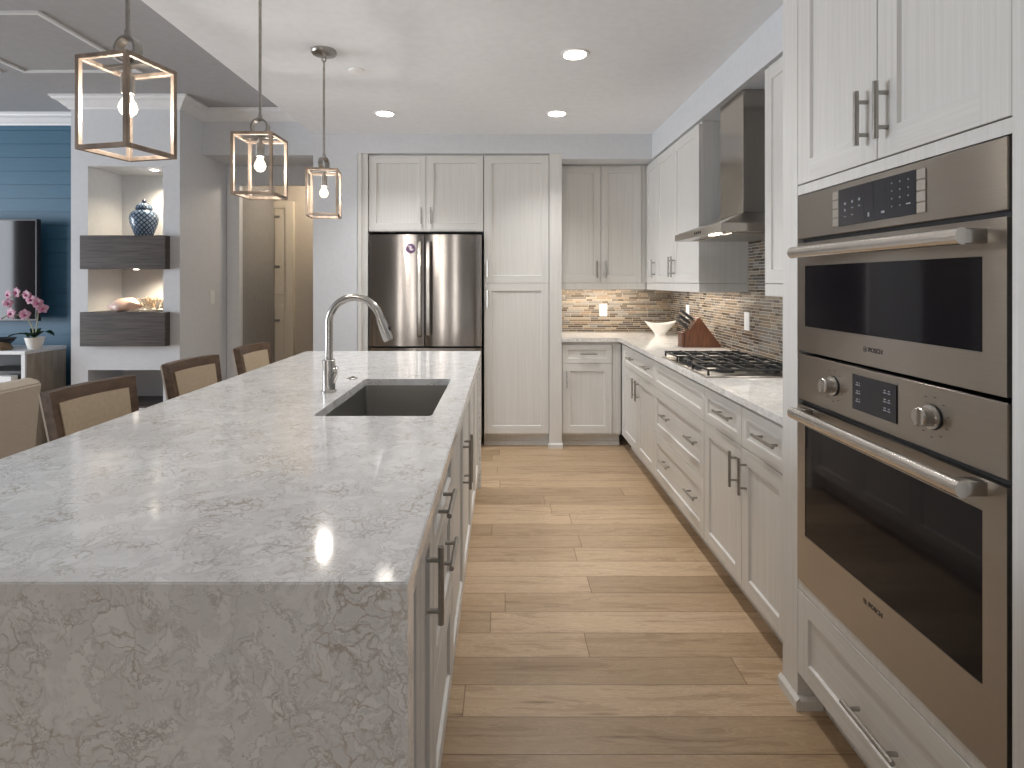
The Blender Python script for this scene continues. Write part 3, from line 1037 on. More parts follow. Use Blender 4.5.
# ------------------------------------------------------------------ cooktop
CX0, CX1, CY0, CY1, CZ = 0.985, 1.485, 2.715, 3.485, 0.9145
t = thing('gas_cooktop', 'stainless gas cooktop with black iron grates set in the worktop', 'cooktop', (1.235, 3.1, CZ))
bm = BM(); box(bm, CX0, CX1, CY0, CY1, CZ, CZ + 0.008, 0.003, 2)
obj('tray', bm, STEEL, t)
for (bx, by, r) in ((1.13, 2.86, .04), (1.37, 2.86, .034), (1.27, 3.10, .05), (1.13, 3.34, .034), (1.37, 3.34, .04)):
    bm = BM(); lathe(bm, [(r * 1.25, 0), (r * 1.2, 0.006), (r, 0.008), (r, 0.016), (r * 0.75, 0.017), (r * 0.7, 0.022), (0, 0.023)], (bx, by, CZ + 0.0081), 24)
    obj('burner', bm, IRON, t, smooth=True)
for k in range(5):
    bm = BM(); lathe(bm, [(0.017, 0), (0.016, 0.02), (0.014, 0.022), (0, 0.022)], (1.035, 2.96 + k * 0.07, CZ + 0.0081), 16)
    obj('knob', bm, IRON, t, smooth=True)
for gy0, gy1 in ((2.735, 2.975), (2.98, 3.22), (3.225, 3.465)):
    bm = BM()
    gx0, gx1 = (1.0, 1.47) if gy0 < 2.9 or gy0 > 3.2 else (1.075, 1.47)
    zt, zb = CZ + 0.040, CZ + 0.030
    b = 0.005
    for x in (gx0, gx1 - 2 * b):
        box(bm, x, x + 2 * b, gy0, gy1, zb, zt, 0.002)
    for y in (gy0, gy1 - 2 * b):
        box(bm, gx0 + 2 * b, gx1 - 2 * b, y, y + 2 * b, zb, zt, 0.002)
    ym = (gy0 + gy1) / 2
    box(bm, gx0 + 2 * b, gx1 - 2 * b, ym - b, ym + b, zb, zt + 0.004, 0.002)
    for f in (0.2, 0.4, 0.6, 0.8):
        x = gx0 + (gx1 - gx0) * f
        box(bm, x - b, x + b, gy0 + 2 * b, gy1 - 2 * b, zb, zt + 0.004, 0.002)
    for x in (gx0 + b, gx1 - b):
        for y in (gy0 + b, gy1 - b):
            box(bm, x - b, x + b, y - b, y + b, CZ + 0.0081, zb, 0.001)
    obj('grate', bm, IRON, t)

# ------------------------------------------------------------------ range hood
t = thing('range_hood', 'stainless chimney range hood over the gas cooktop', 'hood', (1.3, 3.13, 1.63))
HX0, HX1, HY0, HY1 = 1.075, 1.556, 2.76, 3.50
bm = BM()
lo = [(HX0, HY0), (HX1, HY0), (HX1, HY1), (HX0, HY1)]
hi = [(1.275, 2.975), (1.556, 2.975), (1.556, 3.285), (1.275, 3.285)]
rows = [[bm.verts.new((x, y, z)) for x, y in pts] for pts, z in ((lo, 1.632), (lo, 1.672), (hi, 1.748))]
for A, B in zip(rows[:-1], rows[1:]):
    for j in range(4):
        bm.faces.new((A[j], A[(j + 1) % 4], B[(j + 1) % 4], B[j]))
bm.faces.new(rows[0]); bm.faces.new(rows[-1])
obj('canopy', bm, STEEL, t)
HOODST = steel('chimney_stainless', (0.50, 0.465, 0.42), 0.16, (600, 600, 3))
bm = BM(); box(bm, 1.275, 1.556, 2.975, 3.285, 1.7485, 2.404, 0.002)
obj('chimney', bm, HOODST, t)
bm = BM(); box(bm, 1.16, 1.50, 2.84, 3.42, 1.626, 1.6315)
obj('filter', bm, NICKEL, t)
for y in (2.95,):
    bm = BM(); box(bm, 1.10, 1.135, y - 0.05, y + 0.05, 1.6275, 1.6315)
    obj('lamp_lens', bm, PUCK, t)
bm = BM()
for k in range(4):
    lathe(bm, [(0.006, 0), (0.006, -0.003), (0, -0.0035)], (HX0, 3.05 + k * 0.03, 1.652), 12, 'x')
obj('buttons', bm, BLKPL, t)
spot('hood_light', (1.13, 3.13, 1.62), 4, SOFT, 2.4, 0.9)

# ------------------------------------------------------------------ refrigerator
t = thing('refrigerator', 'stainless french-door refrigerator under the white cabinet', 'refrigerator', (-0.64, 5.0, 0))
FX0, FX1, FS = -1.106, -0.176, -0.648
bm = BM(); box(bm, FX0 + 0.004, FX1 - 0.004, 4.70, 5.36, 0.02, 1.772)
obj('body', bm, BLACK, t)


def bowed(x0, x1, z0, z1, yf, yb, sag):
    bm = BM()
    n = 14
    pts = []
    for i in range(n + 1):
        f = i / n
        e = min(f, 1 - f) * (x1 - x0)
        y = yf - sag * (1 - (2 * f - 1) ** 2)
        if e < 0.004:
            y += 0.004 * (1 - e / 0.004) ** 2
        pts.append((x0 + (x1 - x0) * f, y))
    prism(bm, pts + [(x1, yb), (x0, yb)], 'z', z0, z1)
    return bm


for x0, x1, hx in ((FX0, FS - 0.003, FS - 0.035), (FS + 0.003, FX1, FS + 0.036)):
    d = obj('door', bowed(x0, x1, 0.85, 1.772, 4.625, 4.695, 0.012), FRSTEEL, t, smooth=True)
    bm = BM()
    ys = [4.62, 4.59, 4.572, 4.565, 4.56, 4.565, 4.572, 4.59, 4.62]
    zs = [0.925, 0.93, 0.945, 1.0, 1.32, 1.64, 1.70, 1.715, 1.72]
    R = [[bm.verts.new((hx + a, y + b_, z)) for a, b_ in ((-0.019, 0.006), (-0.012, -0.008), (0.012, -0.008), (0.019, 0.006), (0.012, 0.012), (-0.012, 0.012))] for y, z in zip(ys, zs)]
    for A, B in zip(R[:-1], R[1:]):
        for j in range(6):
            bm.faces.new((A[j], A[(j + 1) % 6], B[(j + 1) % 6], B[j]))
    bm.faces.new(R[0]); bm.faces.new(R[-1])
    obj('handle', bm, CHROME, d, smooth=True)
    if x0 > FS:
        bm = BM(); box(bm, -0.268, -0.248, 4.6115, 4.6145, 1.715, 1.722)
        obj('badge', bm, CHROME, d)
d = obj('freezer_drawer', bowed(FX0, FX1, 0.08, 0.835, 4.625, 4.695, 0.012), FRSTEEL, t, smooth=True)
bm = BM(); tube(bm, [(-1.0, 4.58, 0.76), (-0.28, 4.58, 0.76)], 0.013, 12)
for x in (-0.95, -0.33):
    tube(bm, [(x, 4.58, 0.76), (x, 4.62, 0.76)], 0.01, 8)
obj('handle', bm, CHROME, d, smooth=True)
bm = BM(); box(bm, FX0 + 0.02, FX1 - 0.02, 4.66, 4.70, 0.0, 0.075)
obj('kick_grille', bm, BLACK, t)


bm = BM(); lathe(bm, [(0.040, 0), (0.040, -0.004), (0.037, -0.006), (0, -0.006)], (0, 0, 0), 28, 'y')
mg = obj('fridge_magnet', bm, base('purple_magnet', (0.10, 0.04, 0.13), 0.3)[0])
mg.location = (-0.762, 4.6145, 1.655)
bm = BM(); tube(bm, [(-0.026, -0.0062, 0.012), (-0.012, -0.0062, 0.022), (0.004, -0.0062, 0.012), (-0.002, -0.0062, -0.004), (0.012, -0.0062, -0.012), (0.026, -0.0062, -0.002)], [0.003, 0.006, 0.009, 0.009, 0.007, 0.003], 8)
for v in bm.verts:
    v.co.y = -0.0062 + (v.co.y + 0.0062) * 0.08
obj('printed_swirl', bm, base('pale_print', (0.72, 0.62, 0.70), 0.4)[0], mg, smooth=True, world=False)
tag(mg, 'round purple and white magnet on the left fridge door', 'magnet')

# ------------------------------------------------------------------ island
IX0, IX1, IY0, IY1 = -1.325, -0.148, 0.868, 3.78
ZI = 0.914
SK = (-0.662, -0.248, 1.947, 2.69)       # sink opening


def rrect(x0, x1, y0, y1, r, n=5):
    pts = []
    for cx, cy, a in ((x1 - r, y0 + r, -PI / 2), (x1 - r, y1 - r, 0), (x0 + r, y1 - r, PI / 2), (x0 + r, y0 + r, PI)):
        for k in range(n + 1):
            t_ = a + PI / 2 * k / n
            pts.append((cx + r * math.cos(t_), cy + r * math.sin(t_)))
    return pts


bm = BM()
hole = rrect(*SK, 0.02)
nh = len(hole)
out = [(IX1, IY0), (IX1, IY1), (IX0, IY1), (IX0, IY0)]
per = nh // 4
for z in (ZI, ZI - 0.03):
    hv = [bm.verts.new((x, y, z)) for x, y in hole]
    ov = [bm.verts.new((x, y, z)) for x, y in out]
    for c in range(4):
        for k in range(per):
            i = c * per + k
            if k < per - 1:
                bm.faces.new((ov[c], hv[i], hv[i + 1]))
            else:
                bm.faces.new((ov[c], hv[i], hv[(i + 1) % nh], ov[(c + 1) % 4]))
    if z == ZI:
        top = (hv, ov)
    else:
        for i in range(nh):
            bm.faces.new((top[0][i], top[0][(i + 1) % nh], hv[(i + 1) % nh], hv[i]))
        # outer long edges only: the ends carry on down as waterfall legs
        for c in range(4):
            bm.faces.new((top[1][c], top[1][(c + 1) % 4], ov[(c + 1) % 4], ov[c]))
bmesh.ops.bevel(bm, geom=[e for e in bm.edges if len(e.link_faces) == 2 and all(v.co.z > ZI - 1e-4 and (v in top[1]) for v in e.verts)], offset=0.0025, segments=2, affect='EDGES')
t = thing('island_worktop', 'long white veined quartz island top with waterfall ends', 'countertop', (-0.74, 2.32, 0))
obj('top', bm, QUARTZ, t)
bm = BM(); box(bm, IX0, IX1, IY0, IY0 + 0.06, 0.0, ZI - 0.03)
obj('waterfall_end', bm, QUARTZ, t)
bm = BM(); box(bm, -0.86, IX1, IY1 - 0.04, IY1, 0.0, ZI - 0.03)
obj('waterfall_end', bm, QUARTZ, t)
MI = frame_map('x+', -0.182)             # island doors face +x


def island_cab(u0, u1, label, fronts, d0=0.66):
    t = thing('island_cabinet', label, 'cabinet', (-0.5, (u0 + u1) / 2, 0))
    if SK[2] < (u0 + u1) / 2 < SK[3]:    # sink base: open under the bowl
        bm = BM()
        mbox(bm, MI, u0, u1, -0.018, 0, 0.10, 0.882); mbox(bm, MI, u0, u1, -d0, -d0 + 0.018, 0.10, 0.882)
        mbox(bm, MI, u0, u0 + 0.018, -d0 + 0.018, -0.018, 0.10, 0.882); mbox(bm, MI, u1 - 0.018, u1, -d0 + 0.018, -0.018, 0.10, 0.882)
        mbox(bm, MI, u0 + 0.018, u1 - 0.018, -d0 + 0.018, -0.018, 0.10, 0.12)
        obj('body', bm, CAB, t)
    else:
        carcass(MI, u0, u1, 0.10, 0.882, d0, t)
    part_box('toe_kick', MI, u0, u1, -d0, -0.06, 0, 0.10, t)
    for kind, a, b_, z0, z1, pl in fronts:
        d = shaker(kind, MI, a, b_, z0, z1, t, rail=0.06)
        if pl:
            pull(MI, pl[0], pl[1], pl[2], pl[3], d, r=0.0065)


island_cab(0.93, 1.298, 'white island cabinet with a narrow tall-handled door at the near end',
           [('filler', 0.93, 1.10, ZB, ZT, None), ('door', 1.10, 1.298, ZB, ZT, (1.195, 0.732, 0.165, True))])
island_cab(1.30, 1.778, 'white island drawer cabinet, second from the near end',
           [('drawer', 1.30, 1.778, 0.735, ZT, (1.46, 0.805, 0.17, False)), ('drawer', 1.30, 1.778, 0.43, 0.735, (1.52, 0.645, 0.17, False)), ('drawer', 1.30, 1.778, ZB, 0.43, None)])
island_cab(1.78, 2.838, 'white island sink cabinet with a pair of doors, under the sink',
           [('door', 1.78, 2.31, ZB, ZT, (2.27, 0.64, 0.2, True)), ('door', 2.31, 2.838, ZB, ZT, (2.35, 0.64, 0.2, True))])
island_cab(2.84, 3.735, 'white island cabinet with plain doors at the far end',
           [('door', 2.84, 3.29, ZB, ZT, None), ('door', 3.29, 3.735, ZB, ZT, None)])
# sink bowl
t = thing('kitchen_sink', 'undermount stainless sink bowl set in the island', 'sink', (-0.455, 2.32, 0.66))
bm = BM()
loops = []
for g, z, r in ((0.012, 0.8835, 0.025), (-0.004, 0.8835, 0.022), (-0.006, 0.70, 0.03), (-0.03, 0.675, 0.04)):
    pts = rrect(SK[0] - g, SK[1] + g, SK[2] - g, SK[3] + g, r)
    loops.append([bm.verts.new((x, y, z)) for x, y in pts])
for A, B in zip(loops[:-1], loops[1:]):
    for j in range(len(A)):
        bm.faces.new((A[j], A[(j + 1) % len(A)], B[(j + 1) % len(A)], B[j]))
bm.faces.new(loops[-1])
obj('bowl', bm, SINKST, t, smooth=True)
bm = BM(); lathe(bm, [(0.045, 0), (0.045, 0.003), (0.03, 0.004), (0.028, 0.001), (0, 0.001)], (-0.455, 2.42, 0.6752), 24)
obj('drain', bm, CHROME, t, smooth=True)
# faucet
FXc, FYc = -0.737, 2.372
t = thing('kitchen_faucet', 'tall brushed gooseneck pull-down faucet beside the island sink', 'faucet', (FXc, FYc, ZI))
bm = BM(); lathe(bm, [(0.031, 0), (0.031, 0.006), (0.0265, 0.008), (0.0265, 0.135), (0.024, 0.138), (0, 0.138)], (FXc, FYc, ZI + 0.0003), 28)
obj('base', bm, CHROME, t, smooth=True)
R = 0.112
zc = 1.203
pts = [(FXc, FYc, ZI + 0.13), (FXc, FYc, 1.11)]
for k in range(23):
    a = PI - (PI * 0.93) * k / 22
    pts.append((FXc + R + R * math.cos(a), FYc - 0.02 * (1 - math.cos(PI * k / 22)) / 2, zc + R * math.sin(a)))
bm = BM(); tube(bm, pts, 0.0165, 16)
obj('spout', bm, CHROME, t, smooth=True)
e = Vector(pts[-1]); dv = (Vector(pts[-1]) - Vector(pts[-2])).normalized()
dv = (dv + Vector((0.10, 0, 0))).normalized()
bm = BM(); tube(bm, [e - dv * 0.002, e + dv * 0.004, e + dv * 0.006, e + dv * 0.085, e + dv * 0.10], [0.017, 0.017, 0.0195, 0.022, 0.019], 16)
sh = obj('spray_head', bm, CHROME, t, smooth=True)
bm = BM(); bmesh.ops.create_uvsphere(bm, u_segments=12, v_segments=8, radius=0.009)
for v in bm.verts:
    v.co = Vector((v.co.x * 0.6, v.co.y, v.co.z * 1.6)) + e + dv * 0.05 + Vector((0.021, 0, 0))
obj('spray_button', bm, BLKPL, sh, smooth=True)
bm = BM(); tube(bm, [(FXc + 0.02, FYc, ZI + 0.095), (FXc + 0.036, FYc, ZI + 0.095)], 0.015, 14)
tube(bm, [(FXc + 0.034, FYc, ZI + 0.095), (FXc + 0.038, FYc - 0.02, ZI + 0.07), (FXc + 0.040, FYc - 0.06, ZI + 0.05)], 0.005, 8)
obj('lever', bm, CHROME, t, smooth=True)
bm = BM(); lathe(bm, [(0.024, 0), (0.024, 0.004), (0.02, 0.006), (0.012, 0.006), (0.012, 0.01), (0, 0.011)], (0, 0, 0), 24)
sb = obj('air_switch_button', bm, NICKEL, smooth=True)
sb.location = (-0.728, 2.70, ZI + 0.0003)
tag(sb, 'small round metal button in the island top behind the faucet', 'button')

# ------------------------------------------------------------------ bar stools
def make_stool(loc, rz, label):
    """local: +x towards the island, origin on the floor under the seat"""
    t = thing('bar_stool', label, 'stool', loc, rz, 'bar stools along the island')
    wb = 0.198                           # half width of the back
    def back_x(y, z):                    # raked and gently curved back
        return -0.20 - 0.19 * max(0, z - 0.60) + 0.035 * (y / wb) ** 2
    def slab(y0, y1, z0, z1, off0, off1, ny=8, nz=6, taper=0.0, crown=0.0):
        bm = BM()
        g = [[[None] * 2 for _ in range(nz + 1)] for _ in range(ny + 1)]
        for i in range(ny + 1):
            for j in range(nz + 1):
                fz = j / nz
                z = z0 + (z1 - z0) * fz
                y = (y0 + (y1 - y0) * i / ny) * (1 - taper * (1 - (z - 0.6) / 0.37))
                zz = z + crown * (1 - (y / wb) ** 2) * fz
                for k, off in enumerate((off0, off1)):
                    g[i][j][k] = bm.verts.new((back_x(y, zz) + off, y, zz))
        for i in range(ny):
            for j in range(nz):
                bm.faces.new((g[i][j][0], g[i + 1][j][0], g[i + 1][j + 1][0], g[i][j + 1][0]))
                bm.faces.new((g[i][j][1], g[i + 1][j][1], g[i + 1][j + 1][1], g[i][j + 1][1]))
        for i in range(ny):
            for j in (0, nz):
                bm.faces.new((g[i][j][0], g[i + 1][j][0], g[i + 1][j][1], g[i][j][1]))
        for j in range(nz):
            for i in (0, ny):
                bm.faces.new((g[i][j][0], g[i][j + 1][0], g[i][j + 1][1], g[i][j][1]))
        return bm
    def join(bms):
        r = BM()
        for b_ in bms:
            me = bpy.data.meshes.new('tmp'); b_.to_mesh(me); b_.free(); r.from_mesh(me); bpy.data.meshes.remove(me)
        return r
    st = 0.038
    fr = join([slab(-wb, -wb + st, 0.60, 0.97, 0.0, 0.042, 2, 6, 0.12), slab(wb - st, wb, 0.60, 0.97, 0.0, 0.042, 2, 6, 0.12),
               slab(-wb + st, wb - st, 0.925, 0.97, 0.0, 0.042, 8, 2, 0.12), slab(-wb + st, wb - st, 0.66, 0.72, 0.0, 0.042, 8, 2, 0.12)])
    obj('back_frame', fr, STOOLW, t, world=False)
    bm = slab(-wb + st - 0.001, wb - st + 0.001, 0.72, 0.925, 0.012, 0.048, 10, 8, 0.12)
    for v in bm.verts:                   # soft pillowing of the cushion
        pass
    obj('back_cushion', bm, LEATHER, t, smooth=True, world=False)
    obj('back_upholstery', slab(-wb + 0.004, wb - 0.004, 0.61, 0.962, -0.012, -0.0005, 8, 6, 0.12), CREAM, t, smooth=True, world=False)
    bm = BM(); box(bm, -0.20, 0.22, -0.22, 0.22, 0.60, 0.67, 0.025, 3)
    obj('seat', bm, LEATHER, t, smooth=True, world=False)
    bm = BM(); box(bm, -0.19, 0.205, -0.205, 0.205, 0.55, 0.599, 0.003)
    obj('seat_frame', bm, STOOLW, t, world=False)
    for sx, sy in ((1, 1), (1, -1), (-1, 1), (-1, -1)):
        bm = BM()
        xt, xb = (0.18, 0.195) if sx > 0 else (-0.17, -0.235)
        A = [bm.verts.new((xt + a * 0.02, sy * 0.185 + b_ * 0.02, 0.549)) for a, b_ in ((-1, -1), (1, -1), (1, 1), (-1, 1))]
        B = [bm.verts.new((xb + a * 0.014, sy * 0.185 + b_ * 0.014, 0.0)) for a, b_ in ((-1, -1), (1, -1), (1, 1), (-1, 1))]
        bm.faces.new(A); bm.faces.new(B)
        for j in range(4):
            bm.faces.new((A[j], A[(j + 1) % 4], B[(j + 1) % 4], B[j]))
        obj('leg', bm, STOOLW, t, world=False)
    bm = BM(); box(bm, 0.172, 0.196, -0.17, 0.17, 0.20, 0.23, 0.003)
    obj('footrest', bm, NICKEL, t, world=False)
    for sy in (-1, 1):
        bm = BM(); box(bm, -0.2, 0.17, sy * 0.185 - 0.01, sy * 0.185 + 0.01, 0.25, 0.275, 0.003)
        obj('stretcher', bm, STOOLW, t, world=False)
    return t


def stool_at(xc, yc, rz):                # place by the middle of the back's top edge
    bx = -0.20 - 0.19 * 0.37 + 0.02
    return (xc - bx * math.cos(rz), yc - bx * math.sin(rz), 0)


st0 = make_stool(stool_at(-1.695, 2.265, math.radians(-9)), math.radians(-9), 'nearest walnut-framed bar stool with beige back, beside the cream armchair')
copy_thing(st0, stool_at(-1.685, 2.975, math.radians(-7)), 'middle walnut-framed bar stool with beige back, before the niche column', math.radians(-7))
copy_thing(st0, stool_at(-1.66, 3.63, math.radians(-3)), 'farthest walnut-framed bar stool with beige back, before the hallway', math.radians(-3))

# ------------------------------------------------------------------ pendants
def make_pendant(loc, rz, label):
    """origin at the ceiling; built in local coordinates hanging down"""
    t = thing('pendant_light', label, 'lamp', loc, rz, 'lantern pendants over the island')
    ztop, h, s = -0.637, 0.247, 0.076
    bm = BM(); lathe(bm, [(0, -0.028), (0.012, -0.028), (0.02, -0.022), (0.062, -0.018), (0.066, -0.012), (0.066, -0.0005), (0, -0.0005)], n=28)
    obj('canopy', bm, NICKEL, t, smooth=True, world=False)
    bm = BM()
    for k in range(2):
        zc_ = -0.043 - k * 0.028
        pts = [((0.010 * math.cos(a) if k == 0 else 0), (0.010 * math.cos(a) if k == 1 else 0), zc_ + 0.018 * math.sin(a)) for a in [2 * PI * j / 14 for j in range(14)]]
        tube(bm, pts, 0.003, 6, True)
    obj('chain_link', bm, NICKEL, t, smooth=True, world=False)
    bm = BM(); tube(bm, [(0, 0, -0.086), (0, 0, ztop + 0.073)], 0.006, 10)
    tube(bm, [(0, 0, ztop + 0.071), (0, 0, ztop + 0.088)], 0.009, 10)
    obj('rod', bm, NICKEL, t, smooth=True, world=False)
    bm = BM()
    n = 28
    R_ = [[bm.verts.new((r * math.cos(2 * PI * j / n), y, ztop + 0.037 + r * math.sin(2 * PI * j / n))) for j in range(n)] for r, y in ((0.036, -0.013), (0.036, 0.013), (0.029, 0.013), (0.029, -0.013))]
    for i in range(4):
        A, B = R_[i], R_[(i + 1) % 4]
        for j in range(n):
            bm.faces.new((A[j], A[(j + 1) % n], B[(j + 1) % n], B[j]))
    obj('ring', bm, NICKEL, t, smooth=True, world=False)
    bm = BM()
    b = 0.006
    for sx in (-1, 1):
        for sy in (-1, 1):
            box(bm, sx * s - b, sx * s + b, sy * s - b, sy * s + b, ztop - h, ztop, 0.001)
    for z in (ztop - b, ztop - h + b):
        for q in (-1, 1):
            box(bm, -s + b, s - b, q * s - b, q * s + b, z - b, z + b, 0.001)
            box(bm, q * s - b, q * s + b, -s + b, s - b, z - b, z + b, 0.001)
    obj('frame', bm, LANTERN, t, world=False)
    bm = BM(); box(bm, -s + b, s - b, -0.012, 0.012, ztop - 0.011, ztop - 0.003, 0.001)
    obj('crossbar', bm, NICKEL, t, world=False)
    bm = BM(); lathe(bm, [(0.012, ztop - 0.085), (0.017, ztop - 0.083), (0.017, ztop - 0.03), (0.009, ztop - 0.028), (0.009, ztop - 0.011)], n=20)
    obj('socket', bm, NICKEL, t, smooth=True, world=False)
    bm = BM(); lathe(bm, [(0, ztop - 0.146), (0.011, ztop - 0.143), (0.020, ztop - 0.133), (0.0235, ztop - 0.121), (0.020, ztop - 0.108), (0.013, ztop - 0.096), (0.011, ztop - 0.086), (0, ztop - 0.0855)], n=20)
    obj('bulb', bm, BULBG, t, smooth=True, world=False)
    bm = BM(); lathe(bm, [(0, ztop - 0.138), (0.007, ztop - 0.134), (0.010, ztop - 0.122), (0.007, ztop - 0.110), (0, ztop - 0.102)], n=14)
    obj('filament', bm, BULB, [o for o in t.children if o.name.startswith('bulb')][0], smooth=True, world=False)
    return t


BULBG = bpy.data.materials.new('clear_bulb_glass')
BULBG.use_nodes = True
_nt = BULBG.node_tree
_nt.nodes.clear()
_o = _nt.nodes.new('ShaderNodeOutputMaterial')
_m = _nt.nodes.new('ShaderNodeMixShader')
_tr = _nt.nodes.new('ShaderNodeBsdfTransparent')
_e = nd(_nt, 'ShaderNodeEmission', Color=(1.0, 0.86, 0.66, 1), Strength=3.0)
_m.inputs[0].default_value = 0.45
_nt.links.new(_tr.outputs[0], _m.inputs[1]); _nt.links.new(_e.outputs[0], _m.inputs[2]); _nt.links.new(_m.outputs[0], _o.inputs[0])
pd = [(-1.018, 1.52, ZK), (-0.989, 2.28, ZK), (-0.953, 2.98, ZK)]
p0 = make_pendant(pd[0], math.radians(-13), 'nearest square lantern pendant at the upper left')
copy_thing(p0, pd[1], 'middle square lantern pendant over the island', 0.0)
p2 = copy_thing(p0, pd[2], 'farthest square lantern pendant with its ceiling canopy in view', math.radians(10))
for c in p2.children:
    if c.name.startswith('ring'):
        c.rotation_euler = (0, 0, 1.15)
for x, y, z in pd:
    point('pendant_glow', (x, y, z - 0.637 - 0.121), 10.0, (1.0, 0.93, 0.85), 0.02)

# ------------------------------------------------------------------ ceiling fittings
def ceiling_spot(x, y, z, label, group='recessed ceiling lights', power=58, r=0.062):
    t = thing('recessed_light', label, 'lamp', (x, y, z), 0, group)
    bm = BM()
    lathe(bm, [(r, -0.0005), (r + 0.016, -0.0005), (r + 0.014, -0.005), (r, -0.006)], (x, y, z), 28)
    obj('trim_ring', bm, PLASTIC, t, smooth=True)
    bm = BM(); lathe(bm, [(0, -0.0062), (r * 0.97, -0.0062), (r * 0.97, -0.0075), (0, -0.008)], (x, y, z), 28)
    obj('lens', bm, LAMP, t)
    spot('ceiling_spot', (x, y, z - 0.02), power, SOFT, 2.0, 1.0, 0.06)
    return t


ceiling_spot(0.388, 3.02, ZK, 'recessed ceiling light nearest the camera over the aisle')
ceiling_spot(0.393, 4.08, ZK, 'recessed ceiling light before the alcove cabinets')
ceiling_spot(-0.86, 4.08, ZK, 'recessed ceiling light before the fridge and the far pendant')
for x, y in ((-0.9, -0.7), (-2.0, -0.7), (-3.2, 0.2)):  # unseen fill spots, added to brighten the island front
    spot('ceiling_spot', (x, y, (ZK if x > -1.5 else ZL) - 0.02), 6, SOFT, 2.7, 1.0, 0.06)
for x, y in ((0.39, 1.95), (-2.6, 2.6)):  # unseen: next light in the aisle row, and a living-room spot added for bounce
    spot('ceiling_spot', (x, y, (ZK if x > -1.5 else ZL) - 0.02), 20, SOFT, 1.8, 1.0, 0.06)
t = thing('smoke_detector', 'flat white round disc on the ceiling near the far pendant canopy', 'detector', (-0.847, 3.25, ZK))
bm = BM(); lathe(bm, [(0, -0.014), (0.035, -0.014), (0.045, -0.010), (0.047, -0.0005), (0, -0.0005)], (-0.847, 3.25, ZK), 28)
obj('cover', bm, PLASTIC, t, smooth=True)
# under-cabinet strips, hood and niche lights, hall light
area('strip_back', (0.87, 5.02, 1.362), (0, 0, 0), 0.7, 0.04, 3.2, (1.0, 0.88, 0.74))
area('strip_side', (1.42, 4.2, 1.31), (0, 0, 0), 0.04, 1.0, 2.8, (1.0, 0.88, 0.74))
area('strip_near', (1.42, 2.3, 1.31), (0, 0, 0), 0.04, 0.6, 1.5, SOFT)
spot('niche_light_top', (-2.80, 4.56, 2.262), 20, (1.0, 0.84, 0.62), 2.4, 0.9, 0.03)
spot('niche_light_low', (-2.83, 4.52, 1.462), 14, (1.0, 0.84, 0.62), 2.6, 0.9, 0.03)
point('hall_light', (-1.75, 5.5, 2.38), 8, (1.0, 0.86, 0.70), 0.05)

# ------------------------------------------------------------------ niche shelves and what stands on them
def shelf(z0, z1, label, light):
    t = thing('niche_shelf', label, 'shelf', (-2.89, 4.4, z0), 0, 'dark wood niche shelves')
    bm = BM(); box(bm, -3.240, -2.585, 4.285, 4.349, z0, z1, 0.002)
    if True:
        box(bm, OX0 + 0.002, OX1 - 0.002, 4.349, 4.738, z0 + (0.03 if z0 > 1.3 else 0.0), z1 - 0.001)
    obj('box', bm, DARKW, t)
    if light:
        bm = BM(); lathe(bm, [(0, -0.004), (0.018, -0.004), (0.02, -0.0005), (0, -0.0005)], (-2.83, 4.32, z0), 18)
        obj('puck_light', bm, PUCK, t)


# the shelf boxes fill the solid bands of the column behind them
for o in list(bpy.data.objects):
    if o.name == 'wall_niche':
        bpy.data.objects.remove(o)
bm = BM()
box(bm, NX0, OX0, NY, 4.95, 0, ZL)
box(bm, OX1, NX1, NY, 5.0899, 0, ZL)
box(bm, OX0, OX1, NB, 4.95, 0, ZL)
box(bm, OX0, OX1, NY, NB, 2.28, ZL)
box(bm, OX0, OX1, NY, NB, 0.696, 0.885)
box(bm, OX0, OX1, NY, NB, 0, 0.40)
struct('wall_niche', bm, WALL)
shelf(1.479, 1.737, 'upper dark wood box shelf carrying the ginger jar', True)
shelf(0.887, 1.149, 'lower dark wood box shelf carrying the shell and coral', False)
t = thing('recessed_light', 'tiny recessed light in the top of the niche above the ginger jar', 'lamp', (-2.80, 4.50, 2.28), 0)
bm = BM(); lathe(bm, [(0, -0.004), (0.025, -0.004), (0.03, -0.0005), (0, -0.0005)], (-2.80, 4.50, 2.28), 20)
obj('lens', bm, PUCK, t)
JX, JY, JZ = -2.885, 4.50, 1.7365
t = thing('ginger_jar', 'blue and white lattice ginger jar with lid on the upper niche shelf', 'jar', (JX, JY, JZ))
bm = BM(); lathe(bm, [(0.062, 0.0), (0.066, 0.01), (0.085, 0.06), (0.103, 0.11), (0.110, 0.15), (0.104, 0.185), (0.085, 0.21), (0.062, 0.222), (0.058, 0.228), (0, 0.228)], (0, 0, 0), 40)
obj('body', bm, LATT, t, smooth=True, world=False)
bm = BM(); lathe(bm, [(0.060, 0.2285), (0.064, 0.232), (0.064, 0.245), (0.058, 0.262), (0.04, 0.276), (0.015, 0.284), (0, 0.285)], (0, 0, 0), 32)
ld = obj('lid', bm, LATT, t, smooth=True, world=False)
bm = BM(); lathe(bm, [(0.006, 0.284), (0.010, 0.289), (0.018, 0.296), (0.016, 0.303), (0.008, 0.314), (0, 0.32)], (0, 0, 0), 20)
obj('finial', bm, base('navy_glaze', (0.02, 0.03, 0.06), 0.2)[0], ld, smooth=True, world=False)
bm = BM(); lathe(bm, [(0.0615, 0.2285), (0.0655, 0.231), (0.0655, 0.237), (0.0645, 0.238)], (0, 0, 0), 32)
obj('lid_band', bm, base('navy_band', (0.03, 0.05, 0.10), 0.2)[0], ld, smooth=True, world=False)
t.scale = (0.94, 0.94, 0.98)
